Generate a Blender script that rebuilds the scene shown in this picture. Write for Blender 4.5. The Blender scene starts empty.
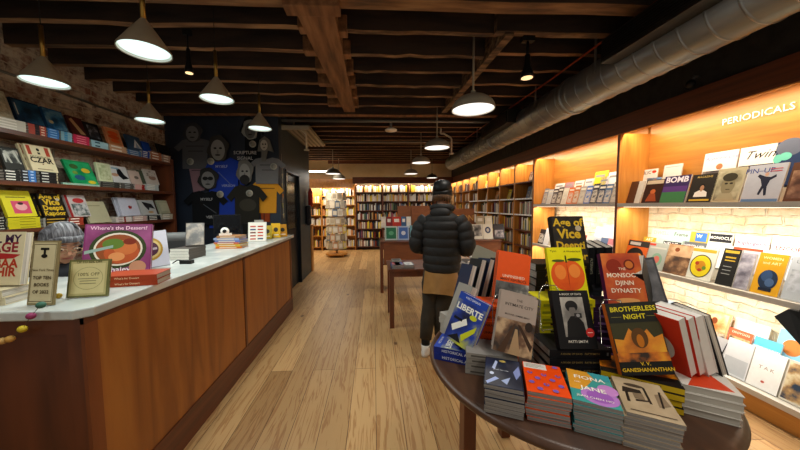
import bpy, bmesh, math, random
from mathutils import Matrix, Vector
R = math.radians
rnd = random.Random(7)
S = bpy.context.scene
COL = S.collection

# ---------------------------------------------------------------- camera, world, exposure
F, PX, PY, H = 290.0, 388.0, 225.0, 1.5
VX, VY, ROLL = 374.0, 206.0, 0.010
_ay = Vector(((VX-PX)/F, -(VY-PY)/F, 1.0)).normalized()
_ax = Vector((1.0, ROLL, 0.0)); _ax.z = -(_ax.x*_ay.x+_ax.y*_ay.y)/_ay.z; _ax.normalize()
_az = _ax.cross(_ay)
if _az.y < 0: _az = -_az
cam_d = bpy.data.cameras.new('camera'); cam = bpy.data.objects.new('camera', cam_d); COL.objects.link(cam)
cam_d.sensor_width = 36; cam_d.lens = F/800*36; cam_d.shift_x = (400-PX)/800; cam_d.shift_y = (PY-225)/800
cam_d.clip_start = .05
right = Vector((_ax.x, _ay.x, _az.x)); up = Vector((_ax.y, _ay.y, _az.y)); fwd = Vector((_ax.z, _ay.z, _az.z))
M = Matrix((right, up, -fwd)).transposed().to_4x4(); M.translation = (0, 0, H)
cam.matrix_world = M
S.camera = cam
def P(px, py, X=None, Y=None, Z=None):
    d = Vector(((px-PX)/F, (PY-py)/F, 1.0))
    r = Vector((d.dot(_ax), d.dot(_ay), d.dot(_az)))
    k = X/r.x if X is not None else (Y/r.y if Y is not None else (Z-H)/r.z)
    return Vector((0, 0, H))+k*r

w = bpy.data.worlds.new('world'); S.world = w; w.use_nodes = True
w.node_tree.nodes['Background'].inputs[0].default_value = (1, .86, .7, 1)
w.node_tree.nodes['Background'].inputs[1].default_value = .36
S.view_settings.view_transform = 'Standard'; S.view_settings.look = 'None'
S.view_settings.gamma = 1; S.view_settings.use_curve_mapping = False
S.view_settings.exposure = 0.14
S.cycles.max_bounces = 6; S.cycles.diffuse_bounces = 4; S.cycles.caustics_reflective = False; S.cycles.caustics_refractive = False
S.cycles.sample_clamp_indirect = 4

WARM = (1.0, .80, .56); SOFT = (1.0, .86, .68); COOL = (.86, .97, 1.0)
def area(name, loc, size, power, color, rot=(0, 0, 0), sy=None, spread=180):
    l = bpy.data.lights.new(name, 'AREA'); l.energy = power; l.color = color; l.size = size
    if sy: l.shape = 'RECTANGLE'; l.size_y = sy
    l.spread = R(spread)
    o = bpy.data.objects.new(name, l); COL.objects.link(o); o.location = loc; o.rotation_euler = rot
    return o

# ---------------------------------------------------------------- materials
def lin(c):
    if isinstance(c, str):
        c = [int(c[i:i+2], 16)/255 for i in (0, 2, 4)]
    return tuple((x/12.92 if x <= .04045 else ((x+.055)/1.055)**2.4) for x in c)+(1,)
_m = {}
def mat(c, rough=.5, metal=0, emit=0, bump=0):
    k = (c, rough, metal, emit)
    if k in _m: return _m[k]
    m = bpy.data.materials.new('paint_'+str(c)); m.use_nodes = True; n = m.node_tree; b = n.nodes['Principled BSDF']
    b.inputs['Roughness'].default_value = rough; b.inputs['Metallic'].default_value = metal; b.inputs['Specular IOR Level'].default_value = .2
    if emit:
        b.inputs['Base Color'].default_value = lin(c)
        b.inputs['Emission Color'].default_value = lin(c); b.inputs['Emission Strength'].default_value = emit
    else:
        t = n.nodes.new('ShaderNodeTexNoise'); t.inputs['Scale'].default_value = 35; t.inputs['Detail'].default_value = 2
        tc = n.nodes.new('ShaderNodeTexCoord'); n.links.new(tc.outputs['Object'], t.inputs['Vector'])
        mx = n.nodes.new('ShaderNodeMix'); mx.data_type = 'RGBA'
        n.links.new(t.outputs['Fac'], mx.inputs[0])
        a = lin(c); mx.inputs[6].default_value = tuple(x*.93 for x in a[:3])+(1,); mx.inputs[7].default_value = tuple(min(1, x*1.06) for x in a[:3])+(1,)
        n.links.new(mx.outputs[2], b.inputs['Base Color'])
    _m[k] = m
    return m
def ramp(n, src, stops, dst):
    r = n.nodes.new('ShaderNodeValToRGB'); e = r.color_ramp.elements
    while len(e) < len(stops): e.new(.5)
    for i, (p, c) in enumerate(stops): e[i].position = p; e[i].color = lin(c)
    n.links.new(src, r.inputs[0]); n.links.new(r.outputs[0], dst)
    return r
def noisy(name, stops, scale=(1, 1, 1), s=5, detail=5, rough=.5, bump=0, metal=0, dist=0, coat=0):
    k = (name,)
    if k in _m: return _m[k]
    m = bpy.data.materials.new(name); m.use_nodes = True; n = m.node_tree; b = n.nodes['Principled BSDF']
    tc = n.nodes.new('ShaderNodeTexCoord'); mp = n.nodes.new('ShaderNodeMapping'); mp.inputs['Scale'].default_value = scale
    n.links.new(tc.outputs['Object'], mp.inputs[0])
    t = n.nodes.new('ShaderNodeTexNoise'); t.inputs['Scale'].default_value = s; t.inputs['Detail'].default_value = detail; t.inputs['Distortion'].default_value = dist
    n.links.new(mp.outputs[0], t.inputs['Vector'])
    ramp(n, t.outputs['Fac'], stops, b.inputs['Base Color'])
    b.inputs['Roughness'].default_value = rough; b.inputs['Metallic'].default_value = metal; b.inputs['Coat Weight'].default_value = coat
    if bump:
        bp = n.nodes.new('ShaderNodeBump'); bp.inputs['Strength'].default_value = bump; bp.inputs['Distance'].default_value = .02
        n.links.new(t.outputs['Fac'], bp.inputs['Height']); n.links.new(bp.outputs[0], b.inputs['Normal'])
    _m[k] = m
    return m
def photo(c1, c2, c3, s=28, name=None):
    """mottled printed picture"""
    return noisy('print_%s_%s_%s_%s' % (c1, c2, c3, s), [(.38, c1), (.5, c2), (.62, c3)], s=s, detail=6, rough=.35)

def bricks(name, axis, cols, mortar, white, sc=1.0, rough=.9):
    m = bpy.data.materials.new(name); m.use_nodes = True; n = m.node_tree; b = n.nodes['Principled BSDF']; L = n.links.new
    tc = n.nodes.new('ShaderNodeTexCoord'); sp = n.nodes.new('ShaderNodeSeparateXYZ'); cb = n.nodes.new('ShaderNodeCombineXYZ')
    L(tc.outputs['Object'], sp.inputs[0]); L(sp.outputs[axis], cb.inputs[0]); L(sp.outputs[2], cb.inputs[1])
    nz = n.nodes.new('ShaderNodeTexNoise'); nz.inputs['Scale'].default_value = 9; nz.inputs['Detail'].default_value = 3
    L(tc.outputs['Object'], nz.inputs['Vector'])
    wv = n.nodes.new('ShaderNodeVectorMath'); wv.operation = 'SCALE'; wv.inputs['Scale'].default_value = .06; L(nz.outputs['Color'], wv.inputs[0])
    ad = n.nodes.new('ShaderNodeVectorMath'); L(cb.outputs[0], ad.inputs[0]); L(wv.outputs[0], ad.inputs[1])
    br = n.nodes.new('ShaderNodeTexBrick'); L(ad.outputs[0], br.inputs['Vector'])
    br.inputs['Scale'].default_value = 1; br.inputs['Brick Width'].default_value = .22*sc; br.inputs['Row Height'].default_value = .075*sc
    br.inputs['Mortar Size'].default_value = .009; br.inputs['Mortar Smooth'].default_value = .6; br.inputs['Bias'].default_value = -.1
    br.inputs['Color1'].default_value = lin(cols[0]); br.inputs['Color2'].default_value = lin(cols[1]); br.inputs['Mortar'].default_value = lin(mortar)
    n2 = n.nodes.new('ShaderNodeTexNoise'); n2.inputs['Scale'].default_value = 7; n2.inputs['Detail'].default_value = 8; n2.inputs['Roughness'].default_value = .7
    L(tc.outputs['Object'], n2.inputs['Vector'])
    rp = n.nodes.new('ShaderNodeValToRGB'); rp.color_ramp.elements[0].position = white[0]; rp.color_ramp.elements[1].position = white[1]
    L(n2.outputs['Fac'], rp.inputs[0])
    mx = n.nodes.new('ShaderNodeMix'); mx.data_type = 'RGBA'; L(rp.outputs[0], mx.inputs[0]); L(br.outputs['Color'], mx.inputs[6]); mx.inputs[7].default_value = lin(white[2])
    L(mx.outputs[2], b.inputs['Base Color']); b.inputs['Roughness'].default_value = rough
    bp = n.nodes.new('ShaderNodeBump'); bp.inputs['Strength'].default_value = .8; bp.inputs['Distance'].default_value = .02; bp.invert = True
    a2 = n.nodes.new('ShaderNodeMath'); a2.operation = 'SUBTRACT'; L(br.outputs['Fac'], a2.inputs[0]); L(n2.outputs['Fac'], a2.inputs[1])
    L(a2.outputs[0], bp.inputs['Height']); L(bp.outputs[0], b.inputs['Normal'])
    return m

def floor_mat():
    m = bpy.data.materials.new('pine_planks'); m.use_nodes = True; n = m.node_tree; b = n.nodes['Principled BSDF']; L = n.links.new
    tc = n.nodes.new('ShaderNodeTexCoord'); sp = n.nodes.new('ShaderNodeSeparateXYZ'); cb = n.nodes.new('ShaderNodeCombineXYZ')
    L(tc.outputs['Object'], sp.inputs[0]); L(sp.outputs[1], cb.inputs[0]); L(sp.outputs[0], cb.inputs[1])
    br = n.nodes.new('ShaderNodeTexBrick'); L(cb.outputs[0], br.inputs['Vector']); br.offset = .37; br.offset_frequency = 2
    br.inputs['Scale'].default_value = 1; br.inputs['Brick Width'].default_value = 2.6; br.inputs['Row Height'].default_value = .19
    br.inputs['Mortar Size'].default_value = .0022; br.inputs['Mortar Smooth'].default_value = .3
    br.inputs['Color1'].default_value = lin('c49f6c'); br.inputs['Color2'].default_value = lin('99764a'); br.inputs['Mortar'].default_value = lin('4c3216')
    mp = n.nodes.new('ShaderNodeMapping'); mp.inputs['Scale'].default_value = (10, .55, 1); L(tc.outputs['Object'], mp.inputs[0])
    # per-plank shift of the grain
    g = n.nodes.new('ShaderNodeTexNoise'); g.inputs['Scale'].default_value = 2.2; g.inputs['Detail'].default_value = 7; g.inputs['Distortion'].default_value = 1.6; L(mp.outputs[0], g.inputs['Vector'])
    wv = n.nodes.new('ShaderNodeMath'); wv.operation = 'MULTIPLY'; wv.inputs[1].default_value = 24; L(g.outputs['Fac'], wv.inputs[0])
    sn = n.nodes.new('ShaderNodeMath'); sn.operation = 'SINE'; L(wv.outputs[0], sn.inputs[0])
    r1 = n.nodes.new('ShaderNodeValToRGB'); r1.color_ramp.elements[0].position = .2; r1.color_ramp.elements[1].position = .95
    r1.color_ramp.elements[0].color = (1, 1, 1, 1); r1.color_ramp.elements[1].color = lin('c4a078'); L(sn.outputs[0], r1.inputs[0])
    mu = n.nodes.new('ShaderNodeMix'); mu.data_type = 'RGBA'; mu.blend_type = 'MULTIPLY'; mu.inputs[0].default_value = .62; L(br.outputs['Color'], mu.inputs[6]); L(r1.outputs[0], mu.inputs[7])
    # knots
    m3 = n.nodes.new('ShaderNodeMapping'); m3.inputs['Scale'].default_value = (3.4, 1.9, 1); L(tc.outputs['Object'], m3.inputs[0])
    vo = n.nodes.new('ShaderNodeTexVoronoi'); vo.inputs['Scale'].default_value = 1; L(m3.outputs[0], vo.inputs['Vector'])
    r2 = n.nodes.new('ShaderNodeValToRGB'); r2.color_ramp.elements[0].position = .045; r2.color_ramp.elements[1].position = .1
    r2.color_ramp.elements[0].color = lin('5a3212'); r2.color_ramp.elements[1].color = (1, 1, 1, 1); L(vo.outputs['Distance'], r2.inputs[0])
    m4 = n.nodes.new('ShaderNodeMix'); m4.data_type = 'RGBA'; m4.blend_type = 'MULTIPLY'; m4.inputs[0].default_value = .8; L(mu.outputs[2], m4.inputs[6]); L(r2.outputs[0], m4.inputs[7])
    L(m4.outputs[2], b.inputs['Base Color']); b.inputs['Roughness'].default_value = .42
    return m

MAHOG = noisy('red_brown_wood', [(.3, '4a2413'), (.5, '5e2f18'), (.72, '70391d')], (1, 1, .12), 9, 5, .4)
MAHOGX = noisy('red_brown_wood_level', [(.3, '452212'), (.5, '5a2d17'), (.72, '6c371c')], (.8, .12, 4), 8, 5, .4)
OAK = noisy('golden_oak_veneer', [(.3, 'a36625'), (.5, 'b87a31'), (.72, 'ca8d40')], (5, 5, .5), 3, 6, .42, dist=.6)
OAKB = noisy('counter_veneer', [(.28, '7a4416'), (.5, '955820'), (.75, 'a86a29')], (5, 4, .45), 2.4, 6, .38, dist=.8)
OAKH = noisy('golden_oak_level', [(.3, 'a4682c'), (.5, 'b67a33'), (.72, 'c68a3f')], (5, .5, 5), 3, 6, .42, dist=.6)
JOIST = noisy('old_joist_wood', [(.3, '4a3423'), (.5, '785638'), (.7, '9c7852')], (.5, 3, 6), 5, 8, .85, .7)
JOISTR = noisy('rough_joist_wood', [(.35, '33251a'), (.5, '5f452e'), (.7, '8c7050')], (1.2, 4, 6), 4, 7, .9, .6)
JDARK = noisy('shaded_joist_side', [(.3, '1e1511'), (.6, '3a281c')], (.6, 3, 3), 4, 5, .9, .3)  # shade on the joist sides put into the colour; undersides stay lighter
BEAM = noisy('planed_beam_wood', [(.3, '5a3a22'), (.5, '7a5231'), (.7, '936742')], (5, .6, 5), 4, 7, .8, .4)
DECK = noisy('dark_ceiling_boards', [(.3, '120c0a'), (.6, '221713')], (.4, 5, 1), 4, 6, .9, .3)
TABLEW = noisy('walnut_table', [(.3, '38241a'), (.5, '462d1f'), (.7, '543827')], (3, .4, 1), 5, 6, .4)
STEEL = noisy('galvanised_steel', [(.3, '7c8184'), (.6, '9aa0a3')], (1, .3, 1), 6, 3, .3, 0, .7)
MARBLE = noisy('pale_stone', [(.42, 'b9c0bd'), (.6, 'd6dad6')], (1, 1, 1), 4, 8, .25)
BLACKWALL = noisy('black_painted_brick', [(.3, '191816'), (.6, '2b2a27')], (1, 1, 1), 10, 8, .8, .8)
NAVY = noisy('navy_paint', [(.3, '141d2b'), (.6, '1a2536')], (1, 1, 1), 3, 3, .55)
SLATE = noisy('slate_blue_paint', [(.3, '263238'), (.6, '2e3b43')], (1, 1, 1), 3, 3, .5)
CREAM = noisy('cream_plaster', [(.3, 'c7b48e'), (.6, 'd4c29d')], (1, 1, 1), 3, 3, .8)
PAGES = noisy('page_edges', [(.35, '9c968c'), (.65, 'd2ccc0')], (1, 120, 1), 3, 2, .8)
PAGESG = noisy('grey_page_edges', [(.35, '6f6c69'), (.65, '989591')], (1, 120, 1), 3, 2, .8)
PUFF = noisy('black_nylon', [(.3, '070708'), (.6, '0d0d0f')], (1, 1, 1), 20, 4, .72, .3)
BRASS = mat('a08040', .3, .9)
WHITE = mat('f2f0ea', .4); BLACK = mat('111111', .45); GREYP = mat('6f6b66', .5)
GLASSY = mat('d8e4e8', .1)

# ---------------------------------------------------------------- mesh builder
class MB:
    def __init__(s): s.v = []; s.f = []; s.m = []; s.mats = []; s.sm = []; s.xf = Matrix()
    def mi(s, m):
        if isinstance(m, str): m = mat(m)
        if m not in s.mats: s.mats.append(m)
        return s.mats.index(m)
    def add(s, vs, fs, m, smooth=False):
        o = len(s.v); s.v += [tuple(s.xf @ Vector(p)) for p in vs]; i = s.mi(m)
        for f in fs: s.f.append(tuple(o+k for k in f)); s.m.append(i); s.sm.append(smooth)
    def box(s, x0, x1, y0, y1, z0, z1, m):
        if x0 > x1: x0, x1 = x1, x0
        if y0 > y1: y0, y1 = y1, y0
        if z0 > z1: z0, z1 = z1, z0
        s.add([(x0, y0, z0), (x1, y0, z0), (x1, y1, z0), (x0, y1, z0), (x0, y0, z1), (x1, y0, z1), (x1, y1, z1), (x0, y1, z1)],
              [(0, 3, 2, 1), (4, 5, 6, 7), (0, 1, 5, 4), (1, 2, 6, 5), (2, 3, 7, 6), (3, 0, 4, 7)], m)
    def prism(s, pts, z0, z1, m, ax='z'):
        n = len(pts)
        def q(a, b, c): return (a, b, c) if ax == 'z' else ((c, a, b) if ax == 'x' else (a, c, b))
        s.add([q(a, b, z0) for a, b in pts]+[q(a, b, z1) for a, b in pts],
              [tuple(range(n-1, -1, -1)), tuple(range(n, 2*n))]+[(i, (i+1) % n, n+(i+1) % n, n+i) for i in range(n)], m)
    def lathe(s, prof, m, n=32, c=(0, 0, 0), smooth=True, ax='z', cap=True):
        vs = []; fs = []
        for r, z in prof:
            for i in range(n):
                a = 2*math.pi*i/n; x, y = r*math.cos(a), r*math.sin(a)
                p = (x, y, z) if ax == 'z' else ((z, x, y) if ax == 'x' else (x, z, y))
                vs.append((c[0]+p[0], c[1]+p[1], c[2]+p[2]))
        for j in range(len(prof)-1):
            for i in range(n): fs.append((j*n+i, j*n+(i+1) % n, (j+1)*n+(i+1) % n, (j+1)*n+i))
        if cap: fs.append(tuple(range(n-1, -1, -1))); fs.append(tuple((len(prof)-1)*n+i for i in range(n)))
        s.add(vs, fs, m, smooth)
    def tube(s, pts, r, m, n=10, smooth=True):
        """round tube through points; r one radius or one per point (or (rx,ry))"""
        pts = [Vector(p) for p in pts]; vs = []; fs = []; N = len(pts)
        u = None
        for j, p in enumerate(pts):
            t = (pts[min(j+1, N-1)]-pts[max(j-1, 0)]).normalized()
            if u is None: u = t.cross(Vector((0, 1, 0)) if abs(t.y) < .9 else Vector((1, 0, 0))).normalized()
            else: u = (u-t*u.dot(t)).normalized()
            v = t.cross(u); rr = r[j] if isinstance(r, (list, tuple)) else r
            for i in range(n):
                a = 2*math.pi*i/n; q = p+(u*math.cos(a)+v*math.sin(a))*rr; vs.append(tuple(q))
        for j in range(N-1):
            for i in range(n): fs.append((j*n+i, j*n+(i+1) % n, (j+1)*n+(i+1) % n, (j+1)*n+i))
        fs.append(tuple(range(n-1, -1, -1))); fs.append(tuple((N-1)*n+i for i in range(n)))
        s.add(vs, fs, m, smooth)
    def loft(s, rings, m, n=28):
        """rings: (cx,cy,z,rx,ry)"""
        vs = []; fs = []
        for cx, cy, z, rx, ry in rings:
            for i in range(n):
                a = 2*math.pi*i/n; vs.append((cx+rx*math.cos(a), cy+ry*math.sin(a), z))
        for j in range(len(rings)-1):
            for i in range(n): fs.append((j*n+i, j*n+(i+1) % n, (j+1)*n+(i+1) % n, (j+1)*n+i))
        fs.append(tuple(range(n-1, -1, -1))); fs.append(tuple((len(rings)-1)*n+i for i in range(n)))
        s.add(vs, fs, m, True)
    def ball(s, c, r, m, n=16, k=10):
        if not isinstance(r, (tuple, list)): r = (r, r, r)
        vs = []; fs = []
        for j in range(k+1):
            t = math.pi*(j+.02*(1 if j == 0 else (-1 if j == k else 0)))/k
            for i in range(n):
                a = 2*math.pi*i/n; vs.append((c[0]+r[0]*math.sin(t)*math.cos(a), c[1]+r[1]*math.sin(t)*math.sin(a), c[2]+r[2]*math.cos(t)))
        for j in range(k):
            for i in range(n): fs.append((j*n+i, (j+1)*n+i, (j+1)*n+(i+1) % n, j*n+(i+1) % n))
        s.add(vs, fs, m, True)
    def text(s, txt, m, size, mt, bold=0, shear=0):
        """mt: matrix taking text plane (x right, y up) to the builder's space; centred"""
        vs, fs = text_mesh(txt, bold, shear)
        old = s.xf; s.xf = old @ mt @ Matrix.Diagonal((size, size, size, 1))
        s.add(vs, fs, m); s.xf = old
    def build(s, name, parent=None, loc=None, bevel=0, subsurf=0):
        me = bpy.data.meshes.new(name); me.from_pydata(s.v, [], s.f)
        for m in s.mats: me.materials.append(m)
        me.polygons.foreach_set('material_index', s.m); me.polygons.foreach_set('use_smooth', s.sm); me.update()
        o = bpy.data.objects.new(name, me); COL.objects.link(o)
        if parent: o.parent = parent
        if loc: o.location = loc
        if bevel:
            b = o.modifiers.new('bevel', 'BEVEL'); b.width = bevel; b.segments = 2; b.limit_method = 'ANGLE'
        if subsurf:
            b = o.modifiers.new('sub', 'SUBSURF'); b.levels = subsurf; b.render_levels = subsurf
        return o
_t = {}
def text_mesh(txt, bold=0, shear=0):
    k = (txt, bold, shear)
    if k not in _t:
        c = bpy.data.curves.new('t', 'FONT'); c.body = txt; c.align_x = 'CENTER'; c.align_y = 'CENTER'; c.resolution_u = 2; c.offset = bold; c.shear = shear; c.space_line = .85
        o = bpy.data.objects.new('t', c); COL.objects.link(o); bpy.context.view_layer.update()
        me = o.evaluated_get(bpy.context.evaluated_depsgraph_get()).to_mesh()
        _t[k] = ([tuple(v.co) for v in me.vertices], [tuple(p.vertices) for p in me.polygons])
        bpy.data.objects.remove(o); bpy.data.curves.remove(c)
    return _t[k]
UPR = Matrix(((1, 0, 0, 0), (0, 0, -1, 0), (0, 1, 0, 0), (0, 0, 0, 1)))   # text plane -> upright, facing -Y

def tag(o, label=None, cat=None, group=None, kind=None):
    if label: o['label'] = label
    if cat: o['category'] = cat
    if group: o['group'] = group
    if kind: o['kind'] = kind
    return o
def empty(name, loc=(0, 0, 0), rz=0, label=None, cat=None, group=None):
    o = bpy.data.objects.new(name, None); COL.objects.link(o); o.location = loc; o.rotation_euler = (0, 0, rz); o.empty_display_size = .05
    return tag(o, label, cat, group)
def struct(mb, name, bevel=0): return tag(mb.build(name, bevel=bevel), kind='structure')
def boxo(name, b, m, parent=None, bevel=0):
    q = MB(); q.box(*b, m); return q.build(name, parent, bevel=bevel)


# ---------------------------------------------------------------- room shell
LX, RX, YB, ZC = -3.15, 3.12, 10.2, 3.12
q = MB(); q.box(LX, RX, -.6, 11.5, -.05, 0, floor_mat()); struct(q, 'floor')
q = MB(); q.box(LX-.1, RX+.1, -.6, 11.6, ZC, ZC+.05, DECK); struct(q, 'ceiling')
BRL = bricks('old_red_brick', 1, ('5c3a2b', '865641'), 'a8967f', (.4, .56, 'b3a28d'))
BRR = bricks('whitewashed_brick', 1, ('d9c39a', 'e8d8b6'), 'cdbd9a', (.4, .6, 'ebdfc4'))
q = MB(); q.box(LX-.1, LX, -.6, 4.7, 0, ZC, BRL); struct(q, 'wall_left')
q = MB(); q.box(RX, RX+.1, -.6, 11.6, 0, ZC, BRR); struct(q, 'wall_right')
q = MB(); q.box(LX, RX, 10.2, 10.3, 0, ZC, CREAM); struct(q, 'wall_back')
q = MB(); q.box(LX-.1, LX, 6.7, 11.6, 0, ZC, CREAM); struct(q, 'wall_back_left')
q = MB(); q.box(LX, -1.46, 4.62, 4.72, 0, 2.9, NAVY); q.box(LX, -1.46, 4.62, 4.72, 2.9, ZC, DECK); struct(q, 'wall_navy')
q = MB()   # side wall running deeper, with the doorway cut out
q.box(-1.56, -1.46, 4.72, 4.9, 0, 2.9, SLATE); q.box(-1.56, -1.46, 4.9, 5.8, 2.12, 2.9, SLATE); q.box(-1.56, -1.46, 5.8, 6.7, 0, 2.9, SLATE)
q.box(-3.15, -1.56, 6.6, 6.7, 0, 2.9, SLATE)
struct(q, 'wall_slate')
q = MB(); q.box(-1.54, -1.5, 4.94, 5.76, 0.01, 2.08, mat('161d24', .4)); q.box(-1.5, -1.497, 5.05, 5.65, 1.1, 1.95, mat('0b0f13', .15))
d = struct(q, 'door_1')
q = MB(); q.lathe([(.018, 0), (.022, .01), (.01, .04)], STEEL, 12, (-1.5, 5.03, 1.0), ax='x'); q.build('door_handle', d)
q = MB()
for y in (4.9, 5.76): q.box(-1.57, -1.445, y, y+.04, 0, 2.12, mat('141a20', .4))
q.box(-1.57, -1.445, 4.9, 5.8, 2.08, 2.12, mat('141a20', .4)); struct(q, 'trim_1')
# black wall above the right-hand shelving, with the long fascia below it
q = MB(); q.box(2.74, 2.8, -.6, 10.2, 2.45, ZC, BLACKWALL); struct(q, 'wall_right_upper')
q = MB(); q.box(2.69, 2.74, -.6, 10.2, 2.27, 2.455, MAHOGX); q.box(2.695, 2.74, -.6, 10.2, 2.262, 2.27, OAKH); q.box(2.74, RX, -.6, 10.2, 2.45, 2.47, mat('6b4324')); struct(q, 'trim_2')

# ceiling joists: three runs between two lengthwise beams
def joist(x0, x1, y, z, hh, ww, m, name='ceiling_joist', tilt=0):
    q = MB(); n = 10; r_ = random.Random(int(y*1000+x0*77))
    for face in range(1):
        vs = []; fs = []
        for i in range(n+1):
            x = x0+(x1-x0)*i/n; dy = (r_.random()-.5)*.012; dz = (r_.random()-.5)*.014+tilt*(i/n)
            vs += [(x, y-ww/2+dy, z+dz), (x, y+ww/2+dy, z+dz), (x, y+ww/2+dy, z+hh), (x, y-ww/2+dy, z+hh)]
        for i in range(n):
            a = i*4; b = a+4
            for k in range(4): fs.append((a+k, a+(k+1) % 4, b+(k+1) % 4, b+k))
        fs += [(3, 2, 1, 0), (n*4, n*4+1, n*4+2, n*4+3)]
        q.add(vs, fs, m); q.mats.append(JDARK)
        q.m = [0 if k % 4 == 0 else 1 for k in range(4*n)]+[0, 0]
    return tag(q.build(name), kind='structure')
py = [.75, 1.12, 1.48, 1.84]
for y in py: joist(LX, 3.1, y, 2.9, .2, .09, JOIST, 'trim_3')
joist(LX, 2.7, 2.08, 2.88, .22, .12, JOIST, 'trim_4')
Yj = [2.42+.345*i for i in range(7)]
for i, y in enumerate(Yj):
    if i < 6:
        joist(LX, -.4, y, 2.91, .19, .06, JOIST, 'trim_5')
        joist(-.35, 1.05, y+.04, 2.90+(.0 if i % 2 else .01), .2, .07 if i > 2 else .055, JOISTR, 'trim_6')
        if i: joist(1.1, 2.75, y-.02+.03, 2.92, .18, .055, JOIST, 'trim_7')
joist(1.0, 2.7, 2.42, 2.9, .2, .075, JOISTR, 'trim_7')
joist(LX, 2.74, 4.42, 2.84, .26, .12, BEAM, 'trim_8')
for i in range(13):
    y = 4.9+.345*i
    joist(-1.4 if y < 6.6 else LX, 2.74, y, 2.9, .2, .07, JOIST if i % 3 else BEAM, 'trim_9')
q = MB()   # broad lengthwise trimmer beam, its two sides slightly out of true
q.add([(-.54, 2.12, 2.86), (-.27, 2.12, 2.86), (-.26, 4.36, 2.87), (-.42, 4.36, 2.87), (-.54, 2.12, 3.1), (-.27, 2.12, 3.1), (-.26, 4.36, 3.1), (-.42, 4.36, 3.1)],
      [(0, 3, 2, 1), (4, 5, 6, 7), (0, 1, 5, 4), (1, 2, 6, 5), (2, 3, 7, 6), (3, 0, 4, 7)], BEAM)
for i, y in enumerate(Yj[:6]):      # housed joist ends
    q.box(-.62 if i % 2 else -.58, -.27, y-.05, y+.05, 2.885, 3.02, BEAM); q.box(-.3, -.2, y, y+.09, 2.885, 3.02, BEAM)
q.box(-.6, -.22, 2.05, 2.17, 2.84, 3.0, BEAM)
struct(q, 'trim_10', .006)
q = MB(); q.add([(1.08, 2.4, 2.87), (1.15, 2.4, 2.87), (1.09, 4.36, 2.87), (1.01, 4.36, 2.87), (1.08, 2.4, 3.1), (1.15, 2.4, 3.1), (1.09, 4.36, 3.1), (1.01, 4.36, 3.1)],
      [(0, 3, 2, 1), (4, 5, 6, 7), (0, 1, 5, 4), (1, 2, 6, 5), (2, 3, 7, 6), (3, 0, 4, 7)], JOISTR); struct(q, 'trim_11')
q = MB(); q.box(-1.44, 2.7, 9.35, 9.45, 2.85, 3.1, MAHOGX); struct(q, 'trim_12')

# ---------------------------------------------------------------- duct and pipes
t = empty('ventilation_duct', (2.15, 1.0, 2.66), label='long round galvanised ventilation duct hung under the joists on the right', cat='duct')
q = MB(); prof = []; y = 0
L = 8.0
prof = []
for i in range(int(L/.16)):
    y = i*.16; prof += [(.18, y), (.18, y+.151), (.1825, y+.153), (.1825, y+.157)]
q.lathe([(.18, -1.0), (.18, L-1.0)], STEEL, 48, ax='y'); q.build('duct_pipe', t)
for i in range(int(L/.16)): q = MB() if i == 0 else q; q.lathe([(.1802, i*.16-.9), (.1865, i*.16-.896), (.1865, i*.16-.888), (.1802, i*.16-.884)], STEEL, 48, ax='y', cap=False)
q.build('duct_seams', t)
for y in (1.02, 3.05, 5.0, 6.6):
    q = MB(); q.lathe([(.18, y-1), (.196, y-1), (.196, y-.96), (.18, y-.96)], STEEL, 40, ax='y'); q.build('duct_collar', t)
for y0, y1 in ((1.35, 2.35), (4.0, 5.0)):
    q = MB(); q.box(-.3, -.05, y0-1, y1-1, -.02, .16, mat('3a3a39', .4, .7)); q.box(-.31, -.3, y0-.98, y1-1.02, 0, .14, mat('202020', .5, .5))
    for k in range(7): q.box(-.315, -.31, y0-.98, y1-1.02, .005+k*.019, .013+k*.019, mat('333333', .4, .8))
    q.build('air_register', t)
for y in (1.9, 2.55, 3.5, 5.5, 7.5):
    q = MB(); q.box(-.19, -.18, y-1, y-.98, 0, .44, STEEL); q.build('hanger_strap', t)
q = MB(); q.tube([(1.92, .6, 2.88), (1.95, 3.2, 2.87), (1.9, 6, 2.87)], .009, mat('8c3a1c', .5)); tag(q.build('electric_conduit'), 'thin red-brown conduit running along the joists beside the duct', 'conduit')
q = MB(); q.tube([(-1.4, 4.62, 2.82), (2.7, 4.62, 2.82)], .022, mat('7d7870', .4, .6)); tag(q.build('sprinkler_pipe'), 'grey steel pipe crossing just past the crosswise beam', 'pipe', )
q = MB(); q.tube([(-1.4, 6.2, 2.84), (2.6, 6.2, 2.84)], .018, mat('8d867a', .4, .6)); tag(q.build('sprinkler_pipe'), 'thinner grey pipe crossing the ceiling further back', 'pipe')
for (x, y, nm) in ((-1.12, 5.0, 'left of the opening near the slate wall'), (1.42, 5.3, 'to the right of the dome lamps')):
    q = MB(); q.tube([(x-.2, y, 2.8), (x-.14, y, 2.8), (x-.02, y, 2.73), (x, y, 2.7), (x, y, 2.45)], .016, mat('c8bfae', .4)); q.lathe([(.045, 2.435), (.045, 2.455)], mat('c8bfae', .4), 16, (x, y, 0))
    q.tube([(x-.2, y, 2.8), (x-.2, y, 2.9)], .016, mat('c8bfae', .4))
    tag(q.build('pipe_drop'), 'bent cream pipe dropping from the joists '+nm, 'pipe')
q = MB(); q.box(-1.45, -1.02, 4.75, 4.8, 2.72, 2.8, mat('a99f8c', .5)); q.box(-1.46, -1.02, 4.75, 6.3, 2.78, 2.8, mat('77705f', .5))
for k in range(5): q.box(-1.4+k*.08, -1.37+k*.08, 4.8, 6.3, 2.76, 2.78, mat('a99f8c', .5))
tag(q.build('cable_tray'), 'cream metal cable tray over the slate wall corner', 'cable tray')
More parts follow.
